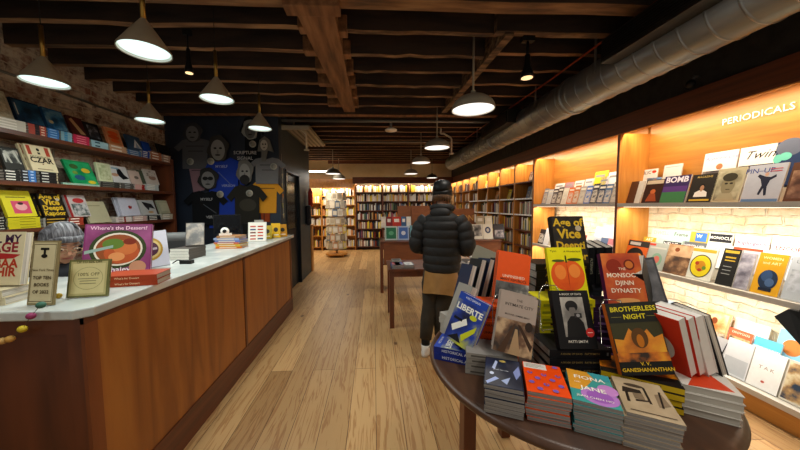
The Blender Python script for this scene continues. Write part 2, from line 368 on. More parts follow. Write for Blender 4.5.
q = MB(); q.lathe([(.1, 0), (.105, .02), (.06, .05), (.02, .06), (.02, .33)], WHITE, 20); tag(q.build('smoke_detector', loc=P(391, 131, Z=2.79)), 'small white ceiling detector near the middle of the back ceiling', 'detector')

a_, b_ = P(0, 57, X=-3.12), P(165, 116, X=-3.12)
q = MB(); q.tube([(-3.135, a_.y-.6, 2.66), (-3.135, 4.6, 2.66)], .012, mat('6c665c', .5, .3)); tag(q.build('electric_conduit'), 'thin grey conduit running high along the left brick wall', 'conduit')
# ---------------------------------------------------------------- pendant lamps
def cone_lamp(loc, label, stem_top=3.1):
    t = empty('cone_pendant_lamp', loc, label=label, cat='pendant lamp', group='brass stemmed cone lamps over the counter')
    q = MB(); q.lathe([(.118, 0), (.116, .01), (.064, .09), (.026, .145), (.013, .165)], mat('a89c86', .5, .1), 40, cap=False); q.lathe([(.113, .002), (.111, .012), (.056, .087)], mat('f4f4ee', .5), 40, cap=False); q.build('lamp_shade', t)
    q = MB(); q.lathe([(.104, .012), (.105, .016)], mat('cfe9e6', .5, emit=1.25), 40); q.build('diffuser', t)
    q = MB(); q.lathe([(.012, .15), (.012, .36)], BRASS, 14); q.build('stem', t)
    q = MB(); q.lathe([(.0025, .36), (.0025, stem_top-loc[2]+.02)], BLACK, 6); q.build('cable', t)
    l = area('cone_lamp_light', (loc[0], loc[1], loc[2]-.012), .2, 7.5, (.93, .98, .92)); l.data.shape = 'DISK'
    return t
LZ = 2.31
for (px, py), lb in zip([(145, 48), (217, 97), (260, 127), (45, 80), (150, 119)],
        ['nearest and largest cone pendant lamp, above the wooden counter front', 'second cone pendant lamp over the counter front, middle of that row', 'farthest cone pendant lamp of the counter row, in front of the navy wall',
         'near cone pendant lamp behind the counter, beside the left brick wall', 'far cone pendant lamp behind the counter, above the left bookshelves']):
    p = P(px, py, Z=LZ+.02); cone_lamp((p.x, p.y, LZ), lb)
def dome_lamp(loc, d, label, col='a8a393', e=5, power=8, top=3.1):
    t = empty('dome_pendant_lamp', loc, label=label, cat='pendant lamp', group='dome pendant lamps')
    r = d/2; pr = [(r*math.cos(a), r*.72*math.sin(a)) for a in [i*math.pi/2/9 for i in range(9)]]+[(.02, r*.72), (.02, r*.72+.03)]
    q = MB(); q.lathe(pr, mat(col, .45), 40, cap=False); q.lathe([(r*.96*math.cos(a), r*.68*math.sin(a)) for a in [i*math.pi/2/9 for i in range(9)]], WHITE, 40, cap=False); q.build('lamp_shade', t)
    q = MB(); q.lathe([(r*.9, .008), (r*.9, .014)], mat('f6f4ee', .5, emit=1.3), 36); q.build('diffuser', t)
    q = MB(); q.lathe([(.009, r*.72+.02), (.009, top-loc[2]+.02)], mat('8a8272', .4, .5), 12); q.build('stem', t)
    l = area('dome_lamp_light', (loc[0], loc[1], loc[2]-.012), d*.8, power, (1, .93, .82)); l.data.shape = 'DISK'
for (px, py), dd, col, lb in [((473, 110), .37, 'a8a393', 'nearest dome pendant lamp, large, above the round book table'), ((437, 148), .37, 'a8a393', 'second dome pendant lamp in line above the person in the beanie'),
        ((421, 163), .37, 'a8a393', 'third dome pendant lamp in line, just left of the second'), ((411, 174), .36, 'a8a393', 'fourth and farthest dome pendant lamp of the central line'),
        ((432, 178), .33, '3a3634', 'small dark dome pendant lamp right of the central line'), ((333, 174), .4, '77736a', 'dome pendant lamp above the card spinner, nearer of the pair'), ((339, 179), .4, '77736a', 'dome pendant lamp above the card spinner, farther of the pair')]:
    p = P(px, py, Z=2.33); dome_lamp((p.x, p.y, 2.33), dd, lb, col)

dome_lamp((.87, .9, 2.33), .37, 'added unseen dome pendant lamp lighting the round book table, above the picture')  # out-of-view lamps added to light the table and near counter, continuing both rows
dome_lamp((.87, -.35, 2.33), .37, 'added unseen dome pendant lamp behind the round book table, outside the picture')
cone_lamp((-1.24, .9, LZ), 'added unseen cone pendant lamp lighting the near counter corner, outside the picture')
def spot(px, py, Z, lb, sc=1):
    p = P(px, py, Z=Z)
    t = empty('track_spotlight', p, label=lb, cat='spotlight'); t.scale = (sc, sc, 1)
    q = MB(); q.box(-.05, .05, -.025, .025, .26, .3, BLACK); q.lathe([(.012, .1), (.012, .3)], BLACK, 10); q.build('mount', t)
    q = MB(); q.lathe([(.055, -.03), (.05, -.0), (.028, .06), (.024, .15), (.015, .16)], BLACK, 20); q.build('lamp_head', t)
    q = MB(); q.lathe([(.045, -.034), (.045, -.031)], mat('ffd9a0', .5, emit=1.2), 20); q.build('lens', t)
spot(527, 74, 2.6, 'black spotlight hanging from the joists, between the dome lamp and the duct')
spot(189, 69, 2.6, 'small dark spotlight hanging between the cone lamps', .6)
t = empty('security_camera', P(694, 84, X=2.70), label='small dark camera fixed to the black wall above the fascia', cat='camera')
q = MB(); q.ball((-.03, 0, 0), .035, BLACK); q.build('lens_dome', t); q = MB(); q.tube([(-.02, 0, .02), (0, 0, .06), (.04, 0, .06)], .012, mat('555555')); q.build('bracket', t)

# ---------------------------------------------------------------- counter
t = empty('shop_counter', (-1.5, 2.7, 0), label='long L-shaped wooden shop counter with orange-brown panels and pale stone top', cat='counter')
def T(b, m, mb): mb.box(b[0]+1.5, b[1]+1.5, b[2]-2.7, b[3]-2.7, b[4], b[5], m)
q = MB(); T((-1.26, -1.215, 1.24, 4.2, 0, 1.05), MAHOG, q); T((-3.1, -1.26, 1.24, 1.28, 0, 1.05), MAHOG, q); T((-1.8, -1.26, 4.16, 4.2, 0, 1.05), MAHOG, q); T((-1.8, -1.26, 2.6, 2.64, 0, 1.05), MAHOG, q); T((-1.7, -1.26, 2.64, 4.16, .7, .72), MAHOG, q); q.build('body', t)
for a, b in ((1.285, 2.68), (2.72, 4.16)):
    q = MB(); T((-1.215, -1.204, a, b, .2, 1.02), OAKB, q); q.build('front_panel', t)
q = MB()
T((-1.215, -1.2, 1.225, 1.285, .2, 1.05), noisy('corner_stile', [(.3, '6b3512'), (.7, '84461a')], (3, 3, .5), 4), q); T((-1.215, -1.198, 2.68, 2.72, .2, 1.05), MAHOG, q); T((-1.215, -1.198, 4.16, 4.21, .2, 1.05), MAHOG, q)
T((-1.215, -1.198, 1.225, 4.21, 1.02, 1.05), MAHOG, q); T((-1.215, -1.195, 1.225, 4.21, 0, .2), MAHOGX, q)
T((-1.27, -1.215, 1.225, 1.24, 0, 1.05), MAHOG, q); T((-3.1, -1.27, 1.225, 1.24, .0, .12), MAHOG, q); T((-3.1, -1.27, 1.225, 1.24, .98, 1.05), MAHOG, q); q.build('frame', t)
q = MB(); q.prism([(a+1.5, b-2.7) for a, b in [(-3.12, 1.19), (-1.21, 1.19), (-1.165, 1.235), (-1.165, 4.25), (-1.83, 4.25), (-1.83, 1.8), (-3.12, 1.8)]], 1.052, 1.092, MARBLE); q.build('counter_top', t, bevel=.006)

# ---------------------------------------------------------------- left wall shelves
t = empty('wall_bookshelf', (-3.0, 2.8, 0), label='long dark wooden bookshelf on the left brick wall behind the counter', cat='bookshelf')
SZ = {1: 2.125, 2: 1.72, 3: 1.335, 4: .95, 5: .5}
for k, z in SZ.items(): boxo('shelf', (-.14, .14, -2.3, 1.5, z-.035, z), MAHOGX, t, .002)
for y in (1.5, -2.34): boxo('side_panel', (-.14, .14, y, y+.04, 0, 2.18), MAHOG, t, .002)

# ---------------------------------------------------------------- right-hand magazine bays
def led(x, y0, y1, z, power, col, tilt=0, parent=None, px=0):
    q = MB(); q.box(-.008, .008, y0, y1, 0, .008, mat('ffe9c8', .5, emit=2.5)); o = q.build('led_strip', parent, loc=(x-(parent.location.x if parent else 0), 0-(parent.location.y if parent else 0), z))
    area('led_light', (x, (y0+y1)/2, z-.006), .03, power, col, (0, R(tilt), 0), sy=abs(y1-y0))
for y0, y1, lb in ((1.43, 3.13, 'near right-hand magazine bay with PERIODICALS lettering and golden wood back'), (3.13, 4.83, 'farther right-hand magazine bay, left of the one with the lettering')):
    t = empty('magazine_rack', (2.9, (y0+y1)/2, 0), label=lb, cat='magazine rack')
    h2 = (y1-y0)/2
    q = MB(); q.box(-.2, .17, h2-.03, h2, 0, 2.27, OAK); q.box(-.205, -.2, h2-.03, h2, 0, 2.27, MAHOG); q.build('side_panel', t)
    q = MB(); q.box(-.2, .17, -h2, -h2+.0, 0, 2.27, OAK) if False else None
    q = MB(); q.box(.14, .17, -h2, h2-.03, 1.62, 2.45, OAKH); q.build('back_panel', t)
    boxo('base', (-.2, .2, -h2, h2-.03, 0, .13), OAKH, t)
    for z in (1.5, .845, .155):
        q = MB(); q.box(-.2, .21, -h2, h2-.03, z-.02, z, mat('b9b3a6', .35) if z < 1.4 else OAKH); q.box(-.205, -.19, -h2, h2-.03, z-.028, z+.012, mat('c9c4ba', .35)); 
        r_ = .125 if z > 1.4 else .1; q.box(.045, .055, -h2, h2-.03, z, z+r_, mat('cfc8b8', .4)); q.box(.045, .14, -h2, h2-.03, z+r_-.01, z+r_, mat('cfc8b8', .4)); q.build('display_shelf', t)
    led(2.77, y0+.03, y1-.05, 2.34, 20, WARM, -5, t)
    led(2.76, y0+.03, y1-.05, 1.468, 15, (1, .9, .74), -10, t)
    led(2.76, y0+.03, y1-.05, .812, 13, (1, .94, .84), -10, t)
q = MB(); q.text('PERIODICALS', mat('fff6e6', .4), .074, Matrix.Translation((0, 0, 0)) @ Matrix.Rotation(R(-90), 4, 'Z') @ UPR, .004)
pa, pb = P(722, 124, X=3.03), P(795, 104, X=3.03)
tag(q.build('wall_lettering', loc=(3.032, (pa.y+pb.y)/2, (pa.z+pb.z)/2)), 'white PERIODICALS lettering on the golden wood panel', 'lettering')

# ---------------------------------------------------------------- right-hand bookcases
RZ = [.12, .45, .75, 1.04, 1.33, 1.62, 1.92]
BAY0, BW, NB = 4.83, .66, 8
def bookcase(loc, w, zs, top, depth, label, labels_at=(), name='bookcase', m=OAK, rz=0, ms=None, group=None):
    """open bookcase, front facing local -Y, width along x"""
    t = empty(name, loc, rz, label, 'bookcase', group)
    for x in (0, w-.022):
        boxo('side_panel', (x, x+.022, 0, depth, 0, top), m, t)
    boxo('back_panel', (.022, w-.022, depth-.015, depth, 0, top), ms or MAHOG, t)
    for z in zs:
        boxo('shelf', (.022, w-.022, .003, depth-.015, z-.022, z), ms or MAHOG, t)
        if z in labels_at:
            q = MB(); q.box(.022, w-.022, .0, .003, z-.022, z+.004, WHITE)
            for k in range(6): q.box(.05+k*.1, .1+k*.1, -.0015, 0, z-.018, z, 'cfd6dc')
            q.build('label_strip', t)
    return t
ORD = ['first', 'second', 'third', 'fourth', 'fifth', 'sixth', 'seventh', 'eighth', 'ninth', 'tenth', 'eleventh', 'twelfth']
for i in range(NB):
    y1 = BAY0+BW*(i+1)
    bookcase((2.7, y1, 0), BW, RZ, 2.27, .36, '%s open bookcase along the right wall, counted from the magazine bays' % ORD[i], (1.33, 1.62) if i < 5 else (), rz=-math.pi/2, ms=MAHOG, group='bookcases along the right wall')
led(2.8, BAY0+.03, 10.1, 2.34, 62, WARM, -12)
bpy.data.objects['led_strip.006'].name = 'led_light_strip'
tag(bpy.data.objects['led_light_strip'], 'long warm light strip under the fascia above the right bookcases', 'light strip')

# ---------------------------------------------------------------- back cases
BZ = [.12, .42, .73, 1.04, 1.35, 1.66, 1.97]
bx = [P(356, 210, Y=9.9).x, P(382.8, 210, Y=9.9).x, P(408.5, 210, Y=9.9).x, P(435, 210, Y=9.9).x, 2.45]
for i in range(4):
    bookcase((bx[i], 9.88, 0), bx[i+1]-bx[i], BZ, 2.25, .3, '%s dark bookcase from the left along the back wall' % ORD[i], m=MAHOG, group='bookcases along the back wall')
q = MB(); q.box(bx[0]-.1, 2.7, 9.85, 9.87, 2.25, 2.47, MAHOGX); struct(q, 'trim_13')
area('back_led', ((bx[0]+bx[4])/2, 9.86, 2.24), .04, 22, (1, .84, .6), (R(25), 0, 0)).data.shape = 'RECTANGLE'
bpy.data.objects['back_led'].data.size = bx[4]-bx[0]; bpy.data.objects['back_led'].data.size_y = .04
# left back unit
lx = [P(300, 210, Y=10).x, P(322, 210, Y=10).x, bx[0]-.02]
bookcase((lx[0], 9.9, 0), lx[1]-lx[0], [.12, .5, .85, 1.2, 1.62], 2.1, .28, 'open golden bookcase at the back left, beside the slate wall opening', m=OAK, ms=OAK)
bookcase((lx[1], 9.9, 0), lx[2]-lx[1], [.12, .5, .85, 1.2, 1.55, 1.85], 2.25, .28, 'golden back bookcase partly hidden behind the card spinner', m=OAK, ms=OAK)
q = MB(); q.box(-2.6, bx[0]-.1, 9.86, 9.89, 2.12, 2.42, OAKH); struct(q, 'trim_14')
a = area('back_left_led', ((lx[0]+lx[2])/2, 9.84, 2.1), 1.5, 30, WARM, (R(25), 0, 0), sy=.04)
area('back_left_ceiling_light', (-1.9, 8.1, 2.75), .9, 45, SOFT, sy=.5)
q = MB(); q.box(-.45, .45, -.1, .1, 0, .03, mat('fff4dc', .5, emit=3)); tag(q.build('ceiling_light', loc=(P(322, 172, Y=8.8).x, 8.8, P(322, 172, Y=8.8).z)), 'long white ceiling light at the back left behind the slate wall', 'ceiling light')
q = MB(); q.box(-1.58, -1.44, 6.72, 6.9, 0, 1.05, OAK); q.box(-1.6, -1.42, 6.71, 6.92, 1.05, 1.08, OAKH); tag(q.build('low_cabinet'), 'low golden wood cabinet end at the far corner of the slate wall', 'cabinet')

# ---------------------------------------------------------------- tables
def leg_table(loc, w, d, h, label, name='display_table', apron=.07, m=MAHOG):
    t = empty(name, loc, 0, label, 'table')
    boxo('table_top', (-w/2, w/2, -d/2, d/2, h-.03, h), m, t, .003)
    boxo('apron', (-w/2+.03, w/2-.03, -d/2+.03, d/2-.03, h-.03-apron, h-.03), m, t)
    for x in (-w/2+.015, w/2-.075):
        for y in (-d/2+.015, d/2-.075): boxo('leg', (x, x+.055, y, y+.055, 0, h-.03), m, t, .002)
    return t
leg_table((.165+.8, 3.75, 0), 1.6, .62, .735, 'dark wooden table with low piles of books behind the person')
t = empty('display_cabinet', (1.1, 5.15, 0), label='tall dark wooden display stand with face-out books behind the low table', cat='display stand')
boxo('stand_top', (-1.0, 1.1, -.26, .32, .865, .895), MAHOGX, t, .003); boxo('front_panel', (-.94, 1.05, -.24, -.22, .5, .865), noisy('brown_front', [(.3, '63341a'), (.7, '7d4724')], (1, 3, 3), 5), t)
boxo('inner_shelf', (-.95, 1.05, -.2, .3, .48, .5), MAHOGX, t)
for x in (-1.0, 1.05): boxo('side_panel', (x, x+.05, -.24, .3, 0, .865), MAHOG, t)
boxo('raised_shelf', (-.9, 1.0, .08, .32, .895, 1.1), MAHOGX, t)
p0, p1 = P(411, 209, Y=5.45), P(473, 228, Y=5.45); 
t = empty('wooden_sign', ((p0.x+p1.x)/2, 5.4, 1.1), label='brown wooden header board lettered in gold behind the beanie', cat='sign')
hw = (p1.x-p0.x)/2;  boxo('board', (-hw, hw, -.01, .01, 0, p0.z-1.1), noisy('sign_wood', [(.3, '7a431f'), (.7, '93552a')], (1, 3, 3), 5), t)
q = MB(); q.text('FICTION', 'd8a860', .15, Matrix.Translation((.3, -.013, .16)) @ UPR); q.build('lettering', t)
p2, p3 = P(397, 206, Y=5.6), P(428, 215, Y=5.6)
q = MB(); q.box(-.3, .3, -.01, .01, 0, p2.z-1.1, noisy('sign_wood', [(.3, '7a431f'), (.7, '93552a')])); tag(q.build('wooden_board', loc=((p2.x+p3.x)/2, 5.45, 1.1)), 'plain brown wooden header board left of the lettered one', 'sign')

t = empty('round_table', (.872, 1.33, 0), label='round dark wooden table in the foreground loaded with books', cat='table')
q = MB(); q.lathe([(.57, .72), (.595, .727), (.602, .74), (.595, .755), (.58, .76)], TABLEW, 96); q.build('table_top', t)
q = MB(); q.lathe([(.47, .64), (.48, .64), (.48, .72), (.47, .72)], MAHOG, 64); q.build('apron', t)
for a in (185, 275, 5, 95):
    q = MB(); q.box(-.03, .03, -.03, .03, 0, .72, MAHOG); o = q.build('leg', t, bevel=.004); o.location = (.44*math.cos(R(a)), .44*math.sin(R(a)), 0); o.rotation_euler[2] = R(a)

# ---------------------------------------------------------------- books: builder
def art_on(mb, w, h, y, art):
    for k, a in enumerate(art):
        e = y-.0004-.00018*k; c = a[0]
        X = lambda u: -w/2+u*w
        if c == 'r': mb.add([(X(a[1]), e, a[2]*h), (X(a[3]), e, a[2]*h), (X(a[3]), e, a[4]*h), (X(a[1]), e, a[4]*h)], [(0, 1, 2, 3)], a[5])
        elif c == 'n': mb.add([(X(a[1]), e, a[2]*h), (X(a[3]), e, a[2]*h), (X(a[3]), e, a[4]*h), (X(a[1]), e, a[4]*h)], [(0, 1, 2, 3)], photo(*a[5], s=(a[6] if len(a) > 6 else 28)))
        elif c == 'e': mb.add([(X(a[1]+a[3]*math.cos(t)), e, (a[2]+a[4]*math.sin(t))*h) for t in [2*math.pi*i/28 for i in range(28)]], [tuple(range(28))], a[5])
        elif c == 'p': mb.add([(X(u), e, v*h) for u, v in a[1]], [tuple(range(len(a[1])))], a[2])
        elif c == 't': mb.text(a[1], a[5], a[4]*w, Matrix.Translation((X(a[2]), e, a[3]*h)) @ UPR, a[6] if len(a) > 6 else .01, a[7] if len(a) > 7 else 0)
def fig(u, v, s, skin, cloth, hair='1a1614'):
    """head and shoulders: u centre, v base, s scale"""
    return [('p', [(u-.38*s, v), (u-.34*s, v+.22*s), (u-.12*s, v+.32*s), (u+.12*s, v+.32*s), (u+.34*s, v+.22*s), (u+.38*s, v)], cloth),
            ('e', u, v+.47*s, .16*s, .16*s, hair), ('e', u+.01*s, v+.43*s, .12*s, .13*s, skin), ('r', u-.05*s, v+.26*s, u+.05*s, v+.34*s, skin)]
def pose(loc, yaw, lean, roll, w, h, t, flat=False):
    Q = Matrix.Rotation(R(yaw), 4, 'Z') @ Matrix.Rotation(R(-lean), 4, 'X') @ Matrix.Rotation(R(roll), 4, 'Y')
    cs = [Q @ Vector((x, y, z)) for x in (-w/2, w/2) for y in (-t, 0) for z in (0, h)]
    mz = min(c.z for c in cs)
    o = Vector(loc); 
    if flat: c = Q @ Vector((0, -t/2, h/2)); o = o-Vector((c.x, c.y, 0))
    o = Vector((o.x, o.y, loc[2]-mz+.0006))
    Q.translation = o
    return Q
def book(loc, yaw, lean=0, roll=0, w=.15, h=.23, t=.025, col='444444', art=(), spine=(), back=(), pages=None, hard=True, label='', group=None, name='book', cat='book', flat=False, sc=None, parts=True):
    pages = pages or (PAGES if hard else PAGESG)
    o = .003 if hard else .0005; b = .0022 if hard else .0004
    q = MB(); root = None
    q.box(-w/2, w/2, -t, -t+b, 0, h, col); q.box(-w/2, w/2, -b, 0, 0, h, col); q.box(-w/2, -w/2+b, -t+b, -b, 0, h, sc or col)
    art_on(q, w, h, -t, art)
    for k, a in enumerate(spine):       # on the spine, u head to tail, v across
        e = -w/2-.0004-.00015*k
        if a[0] == 'r': q.add([(e, -t*(a[2]), h*(1-a[1])), (e, -t*(a[2]), h*(1-a[3])), (e, -t*(a[4]), h*(1-a[3])), (e, -t*(a[4]), h*(1-a[1]))], [(0, 1, 2, 3)], a[5])
        else: q.text(a[1], a[4], a[3]*t, Matrix.Translation((e, -t*.5, h*(1-a[2]))) @ Matrix(((0, 0, -1, 0), (0, -1, 0, 0), (-1, 0, 0, 0), (0, 0, 0, 1))), .01)
    pg = (-w/2+b+.0004, w/2-o, -t+b, -b, o, h-o)
    if parts:
        root = empty(name, label=label, cat=cat, group=group)
        q.build('cover', root); boxo('page_block', pg, pages, root)
    else:
        q.box(*pg, pages); root = tag(q.build(name), label, cat, group)
    root.matrix_world = pose(loc, yaw, lean, roll, w, h, t, flat)
    root['dims'] = (w, h, t)
    return root
def copy_book(src, label, loc, yaw, lean=0, roll=0, flat=False, group=None):
    r = src.copy(); COL.objects.link(r); r['label'] = label
    if group: r['group'] = group
    for ch in src.children:
        c = ch.copy(); COL.objects.link(c); c.parent = r
    w, h, t = src['dims']; r.matrix_world = pose(loc, yaw, lean, roll, w, h, t, flat)
    return r
NTH = ['topmost book', 'second from top', 'third from top', 'fourth from top', 'fifth from top', 'sixth from top', 'seventh from top', 'eighth from top', 'ninth from top', 'tenth from top']
def stack(n, loc, yaw, desc, art=(), jit=.004, **k):
    """n equal books lying flat; desc names the pile, e.g. 'yellow paperbacks behind the peach book'"""
    t = k.get('t', .025); z = loc[2]; src = None; top = None
    grp = 'pile of '+desc
    parts = k.get('parts', True)
    for i in range(n):
        lb = '%s, %s' % (NTH[n-1-i], desc)
        l = (loc[0]+rnd.uniform(-jit, jit), loc[1]+rnd.uniform(-jit, jit), z); yw = yaw+rnd.uniform(-1, 1)
        if i == n-1 and art: top = book(l, yw, 90, flat=True, art=art, label=lb, group=grp, **k)
        elif src is None: src = book(l, yw, 90, flat=True, label=lb, group=grp, **k); top = src
        else: top = copy_book(src, lb, l, yw, 90, flat=True)
        z += t+.0006
    return z

# ---------------------------------------------------------------- left wall books
XS = -2.875
def yat(px, X, z): return P(px, 206, X=X).y if False else _solve(px, X, z)
def _solve(px, X, z):
    y = 3.0   # find depth so that (X, y, z) projects to column px
    for _ in range(12):
        v = Vector((X, y, z-H)); cx = v.x*right.x+v.y*right.y+v.z*right.z; cz = v.x*fwd.x+v.y*fwd.y+v.z*fwd.z
        f = PX+F*cx/cz-px
        v2 = Vector((X, y+.01, z-H)); f2 = PX+F*(v2.dot(right))/(v2.dot(fwd))-px
        y -= f*.01/(f2-f)
    return y
tops = {}
def lstack(row, a, b, n, col, desc, spine=None, t=.021, pages=None, sc=None):
    z = SZ[row]; y0, y1 = _solve(a, XS, z), _solve(b, XS, z); h = y1-y0-.006
    zt = stack(n, (XS-.07, (y0+y1)/2, z), 180, desc, w=.14, h=h, t=t, col=col, sc=sc, spine=spine or [('r', .1, .3, .7, .7, 'e8e4d8')], jit=.002, hard=True)
    tops[(row, a)] = (y0, y1, zt)
    return zt
def lface(row, a, b, h, col, art, label, on=None, X=-2.93, lean=16, t=.022, z=None, copies=0):
    zz = SZ[row] if on is None else tops[(row, on)][2]
    if z: zz = z
    y0, y1 = _solve(a, X, zz+.05), _solve(b, X, zz+.05)
    o = book((X, (y0+y1)/2, zz), 90, lean, 0, w=min(y1-y0, .26), h=h, t=t, col=col, art=art, label=label, group=None, name='book')
    if copies: copy_book(o, 'copy hidden behind '+label, (X-t*1.4, (y0+y1)/2-.012, zz), 90, lean)
    return o
lstack(1, -6, 27, 4, 'c9c3b4', 'cream books, left end of the top left-wall shelf')
lstack(1, 28.5, 47, 4, 'a8493c', 'red and dark spined books on the top left-wall shelf', [('r', .35, 0, .62, 1, '2a2326'), ('r', .7, .3, .9, .7, 'd8c8b0')])
lstack(1, 48, 60, 4, '3a70ad', 'blue books on the top left-wall shelf, beside the red and dark ones', [('r', .2, .3, .8, .6, '8ab0d8')])
lstack(1, 61, 72.5, 4, '7fa6b4', 'pale blue books on the top left-wall shelf, beside the bright blue ones', [('r', .3, .1, .6, .9, '3f86b0')])
lstack(1, 73.5, 90, 4, 'c22a50', 'crimson books on the top left-wall shelf', [('r', .2, .35, .8, .6, 'eb9aa8')])
lstack(1, 91.5, 108.5, 2, '9cc4d0', 'sky blue books on the top left-wall shelf, right of the crimson ones', [('r', .2, .3, .5, .7, '30566a')], t=.035)
lstack(1, 109.5, 127, 2, 'c79d7c', 'tan books on the top left-wall shelf, under the orange book', t=.036)
lstack(1, 128, 141.5, 3, '4a6f9c', 'steel blue books on the top left-wall shelf, under the mountain book', [('r', .15, .2, .8, .5, 'c0ccd6')])
lstack(1, 142.5, 150, 4, '1c3f96', 'deep blue books near the right end of the top left-wall shelf')
lstack(1, 151, 162, 3, 'a8603a', 'rust coloured books near the right end of the top left-wall shelf', t=.034)
lstack(1, 163, 171, 3, 'a98a76', 'dusty tan books at the right end of the top left-wall shelf', t=.032)
lface(1, -10, 11, .23, 'b0a58a', [('n', .1, .1, .9, .9, ('8f8468', 'b0a58a', 'c6bb9c'))], 'large cream book leaning at the left end of the top shelf', -6)
lface(1, 15, 43, .2, '12283c', [('n', .02, .05, .98, .95, ('0d1c2c', '173a54', '2b5672'), 12), ('r', .08, .3, .12, .8, 'c8c0b0')], 'wide dark blue picture book leaning above red and dark spines', 28.5)
lface(1, 46, 66, .2, '1f4f78', [('n', .02, .05, .98, .95, ('15395a', '2c6a94', '6b94a8'), 14), ('e', .25, .35, .12, .08, 'c8b890')], 'blue book with mottled cover leaning above the blue spines', 48)
lface(1, 70, 85, .19, '4a1f1a', [('p', [(.1, .8), (.3, .9), (.95, .1), (.6, .1)], 'b89468')], 'maroon book with a tan diagonal leaning on the top left-wall shelf', 73.5)
lface(1, 86, 101, .19, '1f2024', [('n', .2, .15, .9, .85, ('15161a', '2e3238', '8c9098'), 20)], 'black book with grey marks leaning left of the orange book', 91.5)
lface(1, 107, 122, .2, 'd98e62', [('r', .1, .06, .9, .94, 'c9824f'), ('e', .5, .7, .34, .12, 'd8521c'), ('e', .5, .48, .38, .12, 'cf4a16'), ('e', .5, .25, .32, .11, 'e0622a')], 'orange book with three rounded orange shapes on the top left-wall shelf', 109.5)
lface(1, 128, 142, .19, '355272', [('p', [(.35, .2), (.6, .8), (.95, .2)], 'd8dee2'), ('p', [(.5, .2), (.62, .6), (.8, .2)], '8fa8c0')], 'blue book with a white mountain shape on the top left-wall shelf', 128)
lface(1, 142.5, 150, .13, '1b46a8', [], 'small plain deep blue book on the top left-wall shelf', 142.5)
lface(1, 158, 170, .15, '15130f', [], 'small black book leaning at the right end of the top left-wall shelf', 163)
# second shelf
lstack(2, 4, 21, 4, '23211f', 'black books, left end of the second left-wall shelf')
lstack(2, 22, 38, 4, '27272b', 'black spines with blue and white ends under the cream lettered book', [('r', .45, 0, .95, 1, '3d72b4'), ('r', .1, .3, .4, .65, 'c6ccd4'), ('r', .6, .3, .8, .7, 'b4cbe4')], t=.024)
lstack(2, 40, 60, 4, '1d1b1b', 'black spines with white titles right of the blue and white ones', [('r', .1, .3, .45, .65, 'cfcfc8'), ('r', .86, .1, .94, .9, 'a89c80')], t=.024)
lstack(2, 101, 120, 3, '35332f', 'dark spines under the small cream book, second left-wall shelf', [('r', .1, .3, .7, .6, '77756c')], t=.02)
lstack(2, 121, 134, 3, '4d4a46', 'dark grey spines in the middle of the second left-wall shelf', [('r', .3, .3, .7, .6, 'aeb0b0')], t=.02)
lstack(2, 135, 145, 3, 'c99c94', 'pink spined books near the right end of the second left-wall shelf', [('r', .7, 0, 1, 1, '96201c')], t=.02)
lstack(2, 146, 159, 4, 'a8b2b2', 'pale grey spines at the right end of the second left-wall shelf', t=.019)
lface(2, 3, 23, .19, '2c2c28', [('n', .1, .3, .9, .9, ('22231f', '3c3e38', 'c4c4ba'), 16), ('p', [(.15, .8), (.35, .3), (.45, .3), (.3, .85)], 'b8b8ac'), ('p', [(.6, .85), (.75, .4), (.85, .35), (.75, .9)], 'b8b8ac')], 'dark book with pale arched marks leaning left of the cream lettered book', 4)
CZ = [('r', .06, .62, .2, .97, 'a8402c'), ('r', .74, .62, .9, .97, 'a8402c'), ('e', .47, .84, .06, .06, '2a2a22'), ('r', .42, .66, .52, .74, '3a3a2c'), ('t', 'ACCIDENTAL', .48, .55, .13, '4d5a3a'), ('t', 'CZAR', .48, .42, .33, '241a14', .03), ('e', .48, .28, .03, .02, '7a2a20'), ('r', .2, .07, .8, .1, '8c7c60')]
lface(2, 30, 56, .235, 'd9cca6', CZ, 'cream book with brown letters and two red bars on the left wall', 22, copies=1)
GR = [('n', .05, .05, .95, .95, ('127a48', '1b8f56', '2aa064'), 10), ('e', .7, .62, .17, .1, 'c9a82e'), ('e', .3, .75, .16, .1, '3c5a2c'), ('e', .35, .3, .2, .11, '274f6e'), ('e', .75, .14, .16, .07, 'c4b02c'), ('e', .25, .5, .1, .07, '6a8a3a')]
lface(2, 70, 99, .26, '1a8a50', GR, 'large green illustrated book leaning on the second left-wall shelf', X=-2.9, lean=22)
q = MB(); y0, y1 = _solve(62, XS, 1.72), _solve(99, XS, 1.72); q.box(-.01, .01, y0, y1, 0, .018, mat('8fb09c', .3)); tag(q.build('shelf_strip', loc=(XS+.0, 0, 1.7205)), 'pale green strip lying along the shelf in front of the green book', 'strip')
lface(2, 97, 111, .2, 'c5cba6', [('n', .12, .1, .88, .9, ('c5cba6', 'b4bc94', '9aa47c'), 30)], 'small pale green-cream book on the second left-wall shelf', 101, lean=8)
lface(2, 112, 129, .2, 'c8c8c8', [('p', [(.4, .9), (.62, .82), (.75, .5), (.98, .3), (.6, .2), (.35, .45)], '16161a'), ('e', .2, .45, .2, .1, 'b48c70'), ('r', .1, .8, .5, .88, '78a0b4')], 'white book with a black jagged figure on the second left-wall shelf', 121)
lface(2, 130, 141, .17, 'c2aca0', [('e', .6, .5, .2, .12, '6a5c54')], 'dusty pink book with a dark spot on the second left-wall shelf', 121)
lface(2, 141, 145, .19, '4b5344', [], 'narrow grey-green book between pink and white books', 135)
lface(2, 146, 158, .2, 'bdb6ae', [('e', .55, .45, .3, .16, '8a6a5c'), ('n', .1, .55, .9, .9, ('a8a8a4', 'c4bcb4', '787068'))], 'white book with brownish picture at the right of the second left-wall shelf', 146)
